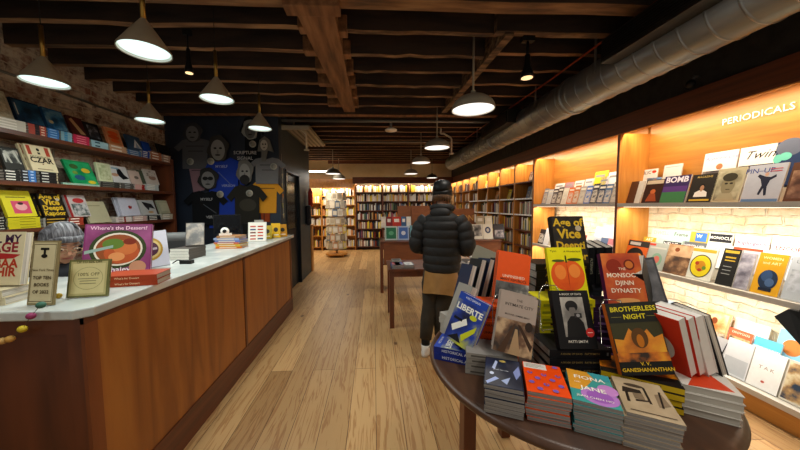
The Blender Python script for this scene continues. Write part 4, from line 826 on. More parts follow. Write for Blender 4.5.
T2 = [(648, 668, .26, 'c4e0cc', [tx('DWELL', '8cb4a0', .24)], 'mint green magazine in the rear row, left'),
 (668, 686, .26, 'a9cdc4', [tx('Frame', '5c3a30', .3)], 'pale teal magazine in the rear row'),
 (686, 704, .26, 'b9a03c', [('r', .3, .7, .9, .98, '3c70b8'), tx('W', 'f0f0e8', .3)], 'gold and blue magazine in the rear row'),
 (704, 728, .27, 'c8ccc4', [('r', .05, .72, .95, .96, '26262a'), tx('MONOCLE', 'e8e8e4', .19, .84)], 'grey magazine with white title on a black band, rear row'),
 (730, 764, .26, 'e9d9e0', [tx("Kiplinger's", 'c24a6c', .2, .8)], 'pale pink magazine with a crimson title, rear row of the middle shelf'),
 (766, 806, .28, 'e4eaf0', [tx('aficionado', '9cb4d4', .22, .88), ('t', 'ENCORE', .5, .7, .2, '7c2c20', .012)], 'white magazine with pale blue title above a brown line of letters')]
for a, b, h, c, art, lb in F2: mag(a, b, XF, S2, h, c, art, lb, t=.012)
for a, b, h, c, art, lb in M2: mag(a, b, XB-.03, S2+.1, h, c, art, lb)
for a, b, h, c, art, lb in T2: mag(a, b, XB+.03, S2+.1, h+.03, c, art, lb, lean=9)
# low shelf
F3 = [(722, 747, .28, 'd6d8da', [('r', .05, .05, .95, .5, 'b8bcc0')], 'white magazine with grey lower half on the low shelf', .02, XF),
 (748, 779, .28, 'efeeea', [('t', 'T A K', .5, .55, .2, 'a08c7c', .005), ('e', .5, .2, .06, .03, 'c06050')], 'large white book with three spaced letters on the low shelf', .02, XF),
 (781, 812, .28, 'cfc8b8', [('n', .05, .05, .95, .95, ('2c3c50', 'b08c5c', 'd8cca8'), 12)], 'blue and tan patterned book at the right end of the low shelf', .02, XF),
 (707, 722, .25, 'b8b8ba', [('p', [(.6, .1), (.9, .9), (.95, .9), (.75, .1)], '1c1c20')], 'white magazine with a black slanting line on the low shelf', .01, XF),
 (700, 724, .3, 'c8a070', [('n', .1, .45, .9, .95, ('a86a34', 'd8a468', 'e8d0a8'), 9), ('e', .4, .7, .12, .1, '7c3c1c'), ('n', .05, .05, .95, .4, ('5c4c48', 'c8b8a0', 'a0483c'), 18)], 'tan illustrated magazine at the back of the low shelf', .01, XB),
 (725, 748, .2, 'd8603c', [('n', .05, .05, .95, .7, ('c8481c', 'e0b480', '3c2c20'), 14), tx('OSOYOOS', 'f0e0c8', .16)], 'orange patterned magazine at the back of the low shelf', .01, XB),
 (728, 762, .28, 'e8e6e0', [('r', .1, .6, .9, .62, 'b8b4ac')], 'plain white magazine in the rear of the low shelf', .008, XB+.05),
 (750, 777, .2, '5cb0cc', [('r', .02, .02, .98, .66, 'e4e8ea'), tx('SANDWICH', '2c7ca8', .17, .6), ('e', .5, .25, .25, .2, '2c3034')], 'white and cyan magazine with a blue title, rear of the low shelf', .01, XB),
 (771, 812, .3, '8cc4dc', [('e', .4, .6, .25, .2, 'c87a3c')], 'light blue magazine at the far right of the low shelf', .01, XB+.05)]
for a, b, h, c, art, lb, t, X in F3: mag(a, b, X, S3+(.1 if X > 2.9 else 0), h, c, art, lb, t=t)
for i in range(7):   # left part of the low shelf, mostly hidden by the round table's books
    y = 2.62+.07*i; book((XF if i % 2 else XB, y+.0, S3+(0 if i % 2 else .1)), -90, 14, 0, w=.2, h=.26, t=.008, col=['b8b4ac', 'c8b490', 'a8b4bc', 'd8d4cc', 'b0a898', 'c4b8b0', '98a0a0'][i], hard=False, parts=False, name='magazine', cat='magazine',
        label='%s magazine on the low shelf behind the round table books' % ['grey', 'sand', 'blue-grey', 'off-white', 'beige', 'pinkish', 'grey-green'][i], art=[('n', .1, .1, .9, .6, ('6c6c6c', 'a8a098', 'd0c8bc'), 14)])
# farther bay
cn = [('8a8f9c', 'grey'), ('c8ccd0', 'pale'), ('3a2c3c', 'plum'), ('4c3c34', 'brown'), ('d8d4c8', 'white'), ('d2682c', 'orange'), ('b86a30', 'rust'), ('a8a098', 'stone'), ('4c70b8', 'blue'), ('34343c', 'charcoal'), ('2c3c5c', 'navy'), ('4c6c98', 'steel blue'), ('9c9890', 'dusty grey'), ('6c3c2c', 'dark red')]
x = 541.5
for i, (c, n) in enumerate(cn):
    wpx = 4.2+i*.22
    mag(x, x+wpx, XF, S1, .25+.02*(i % 3 == 0), c, [('n', .1, .1, .9, .7, (c, 'c8c0b4', c), 14), ('r', .1, .8, .9, .9, 'e0dcd0')], '%s magazine, front row of the farther bay upper shelf' % n); x += wpx+.25
cb = [('d8dce0', 'white'), ('a8705c', 'brick red'), ('e0dcd4', 'cream'), ('c4c8cc', 'silver'), ('d4c8b4', 'sand'), ('d8dce0', 'white'), ('d8d8d8', 'pale grey'), ('e8e6e0', 'ivory')]
for i, (a, b, h, c, n) in enumerate([(553, 562, .26, 'd8dce0', 'white'), (563, 571, .26, 'a8808c', 'dusty mauve'), (572, 581, .27, 'e0dcd4', 'cream'), (582, 591, .28, 'c8ccd0', 'silver'), (590, 603, .38, 'd8c82c', 'tall yellow'), (597, 606, .28, 'd8d4dc', 'lilac-white'), (604, 617, .34, 'e0e0e0', 'large white')]):
    mag(a, b, XB-.02, S1+.125, h*.85, c, [('r', .1, .75, .8, .85, '8c8c90')], '%s magazine, back row of the farther bay upper shelf' % n)
for i, (a, b, X, h, c, n) in enumerate([(537, 543, XF, .25, '2c2c30', 'black'), (543, 548, XF, .28, 'd8d8dc', 'white'), (590, 597, XF, .24, 'b8bcc4', 'silver'), (597, 604, XF, .25, '5c6c8c', 'slate'), (604, 614, XF, .25, 'c87c84', 'rose'), (592, 600, XB, .26, '9cc4cc', 'aqua'), (600, 608, XB, .28, 'e0c8c8', 'pale pink'), (607, 616, XB, .3, 'c8d4dc', 'ice blue'), (575, 583, XF, .25, 'a04838', 'red'), (583, 590, XF, .25, 'd4ccc0', 'cream')]):
    mag(a, b, X, S2+(.1 if X > 2.9 else 0), h, c, [('n', .1, .1, .9, .7, (c, 'd8d4cc', c), 14)], '%s magazine on the middle shelf of the farther bay' % n)

# ---------------------------------------------------------------- shelved books, right wall
palette = [('d8d2c4', 'cream'), ('7c2c24', 'dark red'), ('2c3850', 'navy'), ('1f1f21', 'black'), ('9c8c6c', 'tan'), ('46604c', 'green'), ('b8b4ac', 'grey'), ('c07a34', 'orange'), ('5c6c84', 'slate blue'), ('d8c03c', 'yellow'), ('e4e2dc', 'white'), ('5c4030', 'brown'), ('8c4a5c', 'rose')]
protos = {}
def shelf_book(c, n, h, t, d=.15):
    k = (c, round(h, 2), t)
    if k not in protos:
        q = MB(); q.box(-d/2, d/2, -t, -t+.001, 0, h, c); q.box(-d/2, d/2, -.001, 0, 0, h, c); q.box(-d/2, -d/2+.001, -t+.001, -.001, 0, h, c); q.box(-d/2+.0015, d/2-.004, -t+.001, -.001, .002, h-.003, PAGES)
        q.add([(-d/2-.0006, -t*.8, h*.25), (-d/2-.0006, -t*.2, h*.25), (-d/2-.0006, -t*.2, h*.7), (-d/2-.0006, -t*.8, h*.7)], [(0, 1, 2, 3)], 'e0d8c8' if n not in ('white', 'cream', 'yellow') else '4c4844')
        o = q.build('book'); protos[k] = o; return o
    o = protos[k].copy(); COL.objects.link(o); return o
rr = random.Random(3)
rown = {1.92: 'top shelf', 1.62: 'second shelf', 1.33: 'third shelf', 1.04: 'fourth shelf', .75: 'fifth shelf', .45: 'sixth shelf', .12: 'lowest shelf'}
far = MB()
def fill_far(x0, x1, y, z, hmax, pal, axis, dep=.15):
    """books drawn into the one far-books object; axis 'x' along back wall, 'y' along right wall"""
    p = x0
    while p < x1-.03:
        if rr.random() < .06: p += rr.uniform(.02, .08); continue
        t = rr.uniform(.018, .045); h = rr.uniform(.17, hmax); c = rr.choice(pal)[0]
        if p+t > x1: break
        if axis == 'x': far.box(p, p+t-.001, y, y+dep, z, z+h, c)
        else: far.box(y, y+dep, p, p+t-.001, z, z+h, c)
        p += t
count = 0
bright = [('e4e2dc', 'white'), ('d8d2c4', 'cream'), ('d8c03c', 'yellow'), ('b8b4ac', 'grey'), ('c88a5c', 'orange'), ('dcdcd8', 'white')]
for i in range(NB):
    a = BAY0+BW*i+.03; b = a+BW-.06
    for z in RZ:
        if z < .4: continue
        if z > 1.5 and i < 4:     # face-out books
            y = a+.02; k = 0
            while y < b-.13:
                wv = rr.uniform(.12, .16)
                if rr.random() < .2: y += .08; continue
                c, n = rr.choice(bright if rr.random() < .8 else palette)
                book((2.86, y+wv/2, z), -90, 14, 0, w=wv, h=rr.uniform(.19, .23), t=.02, col=c, hard=False, parts=False, art=[('n', .12, .15, .88, .6, (c, 'a89c8c', c), 14), ('r', .15, .75, .85, .82, '6c6860')],
                     label='%s %s face-out book, %s of the %s right-hand bookcase' % (ORD[k], n, rown[z], ORD[i])); y += wv+rr.uniform(.01, .06); k += 1; count += 1
        elif i < 0:
            y = a; prev = 'upright'; seq = []
            while True:
                c, n = rr.choice(palette); t = rr.choice([.022, .03, .038]); h = rr.choice([.19, .21, .235])
                if y+t > b: break
                if rr.random() < .05: y += .05; continue
                seq.append((y, c, n, t, h)); y += t+.001
            for j, (y, c, n, t, h) in enumerate(seq):
                if j % 1 == 0:
                    o = shelf_book(c, n, h, t); o.location = (2.78+rr.uniform(0, .01), y+t, z)
                    pv = 'a '+seq[j-1][2]+' one' if j else 'the side panel'; nx = 'a '+seq[j+1][2]+' one' if j+1 < len(seq) else 'the divider'
                    tag(o, '%s spine between %s and %s, %s, %s right-hand bookcase' % (n, pv, nx, rown[z], ORD[i]), 'book', 'spines on the %s of the %s right-hand bookcase' % (rown[z], ORD[i])); count += 1
        else: fill_far(a, b, 2.78, z, .25, palette, 'y')
for i in range(4):
    for z in BZ:
        fill_far(bx[i]+.03, bx[i+1]-.03, 9.93, z, .26 if z < 1.9 else .24, palette if z < 1.6 else bright, 'x')
for j in (0, 1):
    for z in ([.12, .5, .85, 1.2, 1.62] if j == 0 else [.12, .5, .85, 1.2, 1.55, 1.85]):
        fill_far(lx[j]+.03, lx[j+1]-.03, 9.93, z, .26, bright+[('3c3a38', 'black'), ('d2b84c', 'yellow')], 'x')
tag(far.build('shelved_books'), 'rows of small distant books on the back wall and far right shelves', 'books', kind='stuff')

# ---------------------------------------------------------------- card spinner
sp = P(337, 256, Z=0)
t = empty('card_spinner', (sp.x, sp.y, 0), label='tall revolving greeting card rack standing on the floor at the back left', cat='card rack')
q = MB(); q.prism([(.34*math.cos(R(a+22.5)), .34*math.sin(R(a+22.5))) for a in range(0, 360, 45)], .06, .1, OAK); q.lathe([(.03, .1), (.03, 1.95)], mat('8a8a86', .3, .8), 12)
for a in range(4): q.xf = Matrix.Rotation(R(45+90*a), 4, 'Z'); q.box(.02, .3, -.02, .02, 0, .06, OAK)
q.xf = Matrix(); q.build('base', t)
q = MB()
TI = [.24+.24*k for k in range(7)]
for z in TI:
    q.lathe([(.29, z-.004), (.294, z), (.29, z+.004)], mat('9a9a94', .3, .8), 16, cap=False)
for a in range(8): q.xf = Matrix.Rotation(R(45*a), 4, 'Z'); q.box(.28, .288, -.004, .004, .2, 1.95, mat('9a9a94', .3, .8)); q.box(0, .28, -.004, .004, .2, .208, mat('9a9a94', .3, .8))
q.xf = Matrix(); q.build('wire_frame', t)
cc = ['cfc6b4', 'e0dcd0', 'a89c88', 'd8cfb8', '8c8474', 'c8b8a0', 'b8b09c', 'd8cc68', '6c7a8c', 'c89c7c']
cp = {}
for k, z in enumerate(TI):
    for a in range(12):
        ang = 30*a+15*(k % 2); c = cc[rr.randrange(10)]; d2 = cc[rr.randrange(3)]
        if math.sin(R(ang)) > .45: continue
        if (c, d2) not in cp:
            q = MB(); q.box(.006, .010, -.074, .074, 0, .21, c); q.box(.010, .0106, -.05, .05, .04, .16, d2); o = q.build('greeting_card'); cp[(c, d2)] = o
        else: o = cp[(c, d2)].copy(); COL.objects.link(o)
        o.location = (sp.x+.3*math.cos(R(ang)), sp.y+.3*math.sin(R(ang)), z+.006); o.rotation_euler = (0, R(-6), R(ang))
        tag(o, 'greeting card in the %s tier from the bottom of the card spinner' % ORD[k], 'card', 'cards in the %s tier of the spinner' % ORD[k])

# ---------------------------------------------------------------- low table and display stand
for i, (px, c, c2, n) in enumerate([(390, '2c4470', 'a83a34', 'navy and red'), (399, 'a83a30', '3a5c98', 'red and blue'), (409, '7c8490', 'd8d8d4', 'grey and white'), (395, '8c8478', '444', 'stone'), ]):
    c2 = c2 if len(c2) == 6 else '444444'
    p = P(px+2, 270-(9 if i == 3 else 2), Z=.78); 
    stack(3, (max(p.x, .27), 3.58 if i < 3 else 3.83, .7355), 2, '%s covers on the left of the low table' % n, w=.125, h=.2, t=.014, col=c, hard=False, parts=False, art=[('r', .1, .55, .9, .9, c2), ('n', .1, .1, .9, .5, (c, c2, 'd0ccc4'), 14)])
lt = [(1.28, 3.58, 'd8d4cc', 'white'), (1.45, 3.56, 'cfc4b0', 'cream'), (1.62, 3.6, 'b8b4b0', 'pale grey'), (1.2, 3.85, 'c8a890', 'sand'), (1.4, 3.86, 'e0dcd4', 'ivory'), (1.6, 3.86, 'a8483c', 'dull red'), (1.08, 3.6, '8c8c88', 'mid grey'), (.9, 3.62, '5c6470', 'slate'), (.72, 3.62, 'b4a890', 'beige')]
for x, y, c, n in lt:
    stack(3 if y > 3.7 else 2, (x, y, .7355), 2, '%s books on the low table right of the person' % n if x > 1 else '%s books on the low table in front of the person' % n, w=.14, h=.2, t=.02, col=c, hard=False, parts=False, art=[('n', .1, .1, .9, .6, (c, '8c8074', c), 14)])
def disp(px0, px1, Y, z, h, col, art, lb, lean=14):
    x0, x1 = P(px0, 235, Y=Y).x, P(px1, 235, Y=Y).x
    return book(((x0+x1)/2, Y, z), 0, lean, 0, w=x1-x0, h=h, t=.015, col=col, art=art, label=lb, hard=False, parts=False)
DZ = .8955
disp(385, 397.5, 5.06, DZ, .25, 'b8c4bc', [('r', .1, .1, .9, .9, '2c6c4c'), ('e', .5, .5, .2, .15, '5c9c74')], 'face-out book with green cover at the left end of the display stand')
disp(398, 409, 5.06, DZ, .25, 'a0b0cc', [('r', .1, .1, .9, .9, '4464a4'), ('e', .5, .5, .2, .15, 'c8ccd8')], 'face-out book with blue cover beside the green one')
disp(410, 421, 5.06, DZ, .26, '6c9ca8', [('r', .2, .2, .8, .6, 'a8c4c8')], 'face-out teal book next to the person in the black jacket')
disp(459, 471, 5.06, DZ, .27, '8c8c8c', [('n', .02, .02, .98, .98, ('2c2c2e', '6c6c6c', 'b8b8b4'), 10)], 'face-out book with black and white photograph, right of the person')
disp(472, 483, 5.06, DZ, .27, 'd8d4c8', [('n', .1, .2, .9, .95, ('1c1c20', '6c6c6c', 'c8c8c4'), 8)], 'face-out white bordered photo book on the display stand')
disp(483.5, 493, 5.06, DZ, .27, 'd8d4c8', [('e', .5, .6, .3, .22, '3c4464'), ('e', .5, .6, .15, .12, 'b8b4b0')], 'face-out book with dark round portrait on the display stand')
disp(494, 505, 5.06, DZ, .27, '2c2a30', [('n', .1, .1, .9, .6, ('1c1c24', '5c5460', '8c8488'), 12)], 'face-out dark book at the right end of the display stand')
for i, (a, b, c, n) in enumerate([(381, 386, 'd8d0c4', 'ivory'), (386.5, 392, '8c2c30', 'maroon'), (392.5, 401, 'c03a2c', 'bright red'), (401.5, 406, '44648c', 'blue'), (406.5, 411, 'd8d8d4', 'white'), (476, 484, 'b8a88c', 'tan'), (485, 492, 'd8d0bc', 'cream')]):
    disp(a, b, 5.3, 1.1005, .2, c, [('r', .2, .5, .8, .8, 'e4dcd0')], 'small %s face-out book on the raised shelf of the display stand' % n, lean=10)

# ---------------------------------------------------------------- books on the round table
TZ = .7605
def ctr(x, y, yaw, h): return (x+h/2*math.sin(R(-yaw)), y+h/2*math.cos(R(yaw)), TZ)
# four paperback piles along the near edge
A1 = [('n', .02, .02, .98, .98, ('10141f', '1b2338', '2c3a5c'), 6), ('e', .5, .9, .1, .04, 'b8a054'), ('p', [(.2, .6), (.3, .9), (.36, .85), (.28, .55)], 'b8c4e8'), ('p', [(.45, .2), (.7, .35), (.6, .1)], 'a8b8e0'), ('p', [(.05, .1), (.3, .3), (.4, .25), (.1, .03)], 'a8b8e8'), ('p', [(.78, .55), (.95, .8), (.98, .5), (.85, .3)], '8c98d0'), ('t', 'James Hannam', .45, .55, .07, 'e0e4f0', .01), ('e', .2, .4, .06, .05, 'd0d8f0')]
stack(7, ctr(.443, .95, -24, .2), -24, 'grey-edged paperbacks with dark blue figure cover, left of near row', A1, w=.13, h=.2, t=.0143, col='1a2236', pages=PAGESG, hard=False)
A2 = [('r', 0, 0, 1, 1, 'ea4a08'), ('r', .02, .78, .62, .99, 'd9d4cc'), ('r', .08, .93, .5, .945, '8c8880'), ('r', .08, .88, .56, .895, '8c8880'), ('r', .08, .83, .4, .845, '8c8880')]+[('e', u, v, .07, .045, '7a5cb4') for u, v in ((.15, .62), (.5, .6), (.85, .62), (.15, .3), (.5, .28), (.85, .3), (.32, .45), (.68, .45), (.32, .12), (.68, .12), (.85, .92))]+[('e', u, v, .035, .022, 'e2501c') for u, v in ((.15, .62), (.5, .6), (.85, .62), (.5, .28))]
stack(7, ctr(.578, .905, -23, .2), -23, 'orange paperbacks with violet diamonds, second pile of near row', A2, w=.133, h=.2, t=.0143, col='d9541f', pages=PAGESG, hard=False)
A3 = [('n', 0, 0, 1, 1, ('2c8a8c', '3fa09c', '58b4a8'), 4), ('p', [(0, .35), (0, 1), (.5, 1), (.62, .8), (.4, .5), (.2, .35)], 'd8982c'), ('e', .62, .25, .4, .25, 'b67cc8'), ('e', .85, .5, .22, .16, 'c88ad0'), ('e', .62, .25, .28, .17, '9c5cb8'), ('p', [(.5, 1), (1, 1), (1, .8), (.7, .75)], '3a9aa4'),
      ('t', 'FIONA', .5, .76, .24, 'f4f0e4', .015), ('t', 'AND', .2, .58, .07, 'f4f0e4', .01), ('t', 'JANE', .52, .42, .25, 'f4f0e4', .015), ('t', 'JEAN CHEN HO', .5, .16, .11, 'f4f0e4', .01)]
stack(8, ctr(.703, .845, -28, .2), -28, 'teal, gold and purple covered paperbacks, third pile of near row', A3, w=.132, h=.2, t=.0126, col='3c8c90', pages=PAGESG, hard=False)
A4 = [('n', 0, 0, 1, 1, ('a08c70', 'b8a486', 'cab898'), 6), ('p', [(.1, .55), (.5, .6), (.5, .7), (.15, .72)], '2c2620'), ('p', [(.12, .3), (.18, .3), (.22, .62), (.16, .62)], '241e1a'), ('p', [(.55, .35), (.6, .35), (.62, .8), (.57, .8)], '2c2620'), ('p', [(.3, .35), (.6, .4), (.6, .44), (.3, .4)], '3a3028'), ('r', .3, .42, .5, .58, '7c6a54'), ('p', [(.7, .3), (.95, .4), (.9, .7), (.75, .65)], '8c7860'), ('e', .4, .8, .2, .05, '4c4034'), ('r', .1, .08, .9, .1, '5c5040'), ('p', [(.75, .3), (.79, .3), (.9, .75), (.86, .75)], '2c2620')]
stack(8, ctr(.818, .778, -30, .21), -30, 'sepia covered grey-edged paperbacks, fourth pile nearest the camera', A4, w=.135, h=.21, t=.013, col='b09c80', pages=PAGESG, hard=False)
# blue title pile at the left edge
LIB = [('r', 0, .86, 1, 1, '2444a8'), ('t', 'HISTORIAN', .5, .93, .1, 'd8dcec', .01), ('n', 0, 0, 1, .86, ('14141c', '2440a0', 'c0c42c'), 5), ('t', 'LIBERTE', .5, .72, .26, 'f0f0e4', .03), ('p', [(.1, .3), (.5, .55), (.6, .45), (.2, .2)], 'f0f0e8'), ('p', [(.5, .2), (.9, .5), (.9, .38), (.6, .1)], 'c8cc28'), ('p', [(.1, .05), (.4, .2), (.6, .05)], '1c1c24'), ('e', .7, .62, .12, .05, 'c8cc28'), ('r', .1, .45, .4, .5, '16161e')]
z = stack(2, (.425, 1.36, TZ), 62, 'blue and yellow titled hardbacks at the left table edge', LIB, w=.155, h=.235, t=.03, col='1c2c80', pages=PAGES, hard=True, spine=[('t', 'HISTORICAL ATLAS', .5, .6, 'd8dcec')])
book((.405, 1.33, z), -46, 16, 14, w=.15, h=.235, t=.035, col='2038a0', art=LIB, label='blue and yellow hardback leaning on the blue titled pile', hard=True)
book((.40, 1.44, z), 20, 6, 26, w=.04, h=.25, t=.16, col='a8a49c', label='pale hardback leaning edge-on behind the blue and yellow one', hard=True) if False else book((.415, 1.47, z), -84, 24, -6, w=.16, h=.26, t=.035, col='9c9890', label='tall pale hardback leaning behind the blue and yellow one', hard=True)
stack(4, (.485, 1.56, TZ), 20, 'pale grey hardbacks behind the blue titled pile', w=.15, h=.22, t=.03, col='a8a49c', pages=PAGES)
# grey pile + orange pile, with faced covers
z = stack(4, (.52, 1.25, TZ), 72, 'pale grey hardbacks under the bridge photograph cover', w=.15, h=.21, t=.024, col='8c8884', sc='9a968e', spine=[('r', .1, .35, .7, .65, '5c5852')])
CITY = [('n', 0, 0, 1, .56, ('2a1c14', '6a4c34', 'b89c78'), 14), ('p', [(.1, .0), (.45, .5), (.5, .5), (.3, .0)], '4a3424'), ('p', [(.55, .5), (.95, .1), (.98, .2), (.62, .5)], '3a281c'), ('p', [(.4, 0), (.5, .42), (.56, .42), (.7, 0)], 'a88c68'), ('r', 0, .56, 1, 1, 'a39489'), ('t', 'THE', .52, .9, .09, '3c302a', .005), ('t', 'INTIMATE CITY', .52, .81, .11, '2c2420', .01), ('t', 'MICHAEL KIMMELMAN', .5, .64, .065, '2c2420', .005), ('e', .84, .5, .1, .08, '2c211a')]
c1 = book((.565, 1.155, z), -8, 20, 13, w=.155, h=.245, t=.022, col='a39489', art=CITY, label='hardback with bridge photograph and grey-beige top, leaning forward on the pile', hard=True)
copy_book(c1, 'second bridge photograph hardback, tucked behind the first', (.578, 1.19, z), -8, 20, 13)
z2 = stack(7, (.585, 1.40, TZ), 76, 'orange hardbacks behind the bridge photograph cover', w=.15, h=.22, t=.036, col='dc5008', spine=[('t', 'UNRAVELING', .5, .45, '2a1810'), ('r', .05, .2, .12, .8, 'e8b090')])
ORB = [('r', 0, .38, 1, 1, 'dc4e08'), ('n', 0, 0, 1, .38, ('141414', '50504c', 'b8b4a8'), 10), ('t', 'UNFINISHED', .52, .5, .12, 'f0d8c0', .01), ('t', 'MANY REPUBLICS', .52, .43, .1, '1c1410', .01)]
o1 = book((.655, 1.36, z2-.0), -8, 20, 10, w=.155, h=.235, t=.025, col='c84e1c', art=ORB, label='hardback with plain orange upper cover and black and white lower picture')
copy_book(o1, 'second orange topped hardback, just behind the first', (.665, 1.40, z2), -8, 20, 10)
# edge-on hardbacks in the rack left of the orange cover
z3 = stack(6, (.60, 1.70, TZ), 70, 'cream hardbacks at the back left of the round table', w=.15, h=.22, t=.036, col='b8b0a0')
for i in range(4):
    book((.50+.05*i, 1.60+.01*i, z3-.03), -86, 18, -8, w=.15, h=.235-.03*(i < 1), t=.03, col='1c2024' if i % 2 else '24304c', label='%s hardback standing edge-on in the rack left of the orange cover' % ORD[i])
book((.62, 1.74, z3), -40, 8, 18, w=.15, h=.24, t=.03, col='8c8878', label='olive-grey hardback leaning at the back of the round table')
book((.72, 1.74, z3), 30, 10, 4, w=.15, h=.21, t=.03, col='1c2c4c', label='navy hardback standing at the back of the round table')
# centre: black pile, yellow pile, dark gold pile
z = stack(4, (.85, 1.20, TZ), 86, 'black hardbacks in the centre of the round table', w=.16, h=.25, t=.034, col='17161a', sc='1a191c', spine=[('t', 'A BOOK OF DAYS   PATTI SMITH', .5, .32, '9c8450'), ('e0',) if False else ('r', .93, .3, .96, .7, '8a8a8a')])
DAY = [('n', .2, .2, .82, .88, ('6c6a66', '98948c', 'b8b4aa'), 10), ('p', [(.25, .2), (.3, .45), (.42, .55), (.6, .55), (.74, .44), (.78, .2)], '1a1a1a'), ('e', .48, .72, .17, .1, '222222'), ('e', .49, .64, .09, .08, '6c6864'), ('r', .36, .7, .64, .73, '1c1c1c'), ('r', .52, .52, .72, .6, '2e2e2e'), ('e', .62, .56, .05, .03, '8c8c8c'), ('t', 'A BOOK OF DAYS', .5, .93, .075, 'd8d4c8', .01), ('t', 'PATTI SMITH', .5, .12, .09, 'd8d4c8', .01), ('e', .86, .27, .11, .075, 'c0302c'), ('r', .79, .265, .93, .275, 'f0c8c0')]
b1 = book((.835, 1.14, z), -3, 20, 0, w=.155, h=.235, t=.03, col='141416', art=DAY, label='black hardback with portrait photograph in a hat and red sticker')
q = MB(); q.box(-.05, .05, -.006, .004, 0, .008, WHITE); 
z4 = stack(8, (.92, 1.39, TZ), 88, 'yellow-green paperbacks behind the hat portrait cover', w=.15, h=.26, t=.035, col='d0c814', spine=[('r', .05, .15, .95, .5, '8c901c'), ('r', .2, .55, .8, .85, '2c2c14')], hard=False, pages=PAGES)
PEA = [('r', 0, 0, 1, 1, 'e2da10'), ('t', 'Yiyun', .18, .93, .08, '3a3a14', .01), ('t', 'A Wonderland', .72, .92, .08, '3a3a14', .01), ('e', .36, .46, .33, .28, 'e0581c'), ('e', .64, .46, .33, .28, 'e2601e'), ('e', .5, .44, .3, .28, 'e25c1c'), ('p', [(.24, .32), (.5, .13), (.76, .32)], 'df561c'), ('e', .3, .52, .16, .14, 'ee8434'), ('e', .7, .54, .16, .13, 'ee8838'), ('p', [(.5, .7), (.515, .6), (.52, .4), (.505, .2), (.5, .4), (.5, .6)], 'a83a14'), ('p', [(.48, .84), (.52, .84), (.53, .7), (.48, .7)], '3c3c14'), ('e', .28, .74, .18, .025, '4c5c1c'), ('e', .74, .76, .2, .03, '3c4c18')]
b2 = book((.925, 1.315, z4), -3, 18, 0, w=.17, h=.25, t=.022, col='e2da10', art=PEA, label='acid yellow book with an orange peach, centre of the round table', hard=False, pages=PAGES)
z5 = stack(10, (1.03, 1.60, TZ), 88, 'black and gold spined books behind the yellow pile', w=.16, h=.29, t=.041, col='1c1610', spine=[('t', 'AGE OF VICE', .4, .55, 'b8942c'), ('r', .8, .3, .95, .7, '8c7024')])
b3 = book((1.05, 1.50, z5), -3, 16, 0, w=.175, h=.26, t=.035, col='1a1510', art=AGE, label='black book with gold lettering at the top of the round table display')
# right: purple pile, monsoon cover, brotherless night, yellow pile
z6 = stack(7, (1.19, 1.37, TZ), 72, 'purple-black hardbacks under the orange-red patterned cover', w=.15, h=.22, t=.036, col='2a1630', spine=[('r', .1, .3, .8, .6, '6c4c7c')])
MON = [('n', 0, 0, 1, 1, ('a83a1c', 'c0501c', 'd8782c'), 7), ('e', .7, .78, .14, .1, '6c2418'), ('e', .7, .78, .1, .07, 'c87030'), ('e', .3, .75, .2, .14, '8c2c18'), ('t', 'THE', .5, .7, .1, 'f4dcc0', .01), ('t', 'MONSOON', .52, .58, .17, 'f4e4cc', .015), ('t', 'DJINN', .5, .44, .17, 'f4e4cc', .015), ('t', 'DYNASTY', .5, .3, .17, 'f4e4cc', .015), ('e', .5, .12, .3, .05, 'e0a060')]
b4 = book((1.165, 1.27, z6), -12, 18, -2, w=.165, h=.25, t=.03, col='6c2450', sc='5c1c4c', art=MON, label='orange-red patterned hardback with purple spine and cream lettering')
z7 = stack(4, (1.015, 1.045, TZ), 56, 'yellow spined hardbacks under the fiery picture cover', [('n', 0, 0, 1, 1, ('1c1a14', 'c87014', 'e09a1c'), 8), ('p', [(.0, .0), (.4, .0), (.2, 1), (0, 1)], '181612')], w=.155, h=.235, t=.024, col='181612', sc='c8a81c', spine=[('t', 'BROTHERLESS NIGHT', .5, .5, '4c4414')])
BRO = [('n', .02, .2, .98, .7, ('8c3c10', 'd8841c', 'e8b82c'), 6), ('p', [(.0, .5), (.0, .72), (1, .72), (1, .55), (.8, .5), (.7, .62), (.5, .5), (.35, .64), (.2, .48)], '3c3a24'), ('e', .52, .5, .16, .14, '5c3c1c'), ('e', .52, .46, .07, .09, 'b86c1c'), ('r', 0, .0, 1, .22, '1a1a18'), ('r', 0, .72, 1, 1, '22241f'), ('n', .0, .18, 1, .3, ('2c1c10', 'c86c14', 'e0941c'), 14),
       ('t', 'BROTHERLESS', .52, .91, .145, 'd8c828', .02), ('t', 'NIGHT', .52, .8, .145, 'd8c828', .02), ('r', .05, .8, .26, .806, '8c8440'), ('r', .76, .8, .95, .806, '8c8440'), ('t', 'V. V.', .5, .15, .1, 'e0b82c', .02), ('t', 'GANESHANANTHAN', .52, .07, .105, 'e0b82c', .02)]
b5 = book((1.0, 1.0, z7), -14, 17, -7, w=.17, h=.255, t=.03, col='24241f', sc='c0601c', art=BRO, label='dark hardback with large yellow lettering over a fiery orange picture')
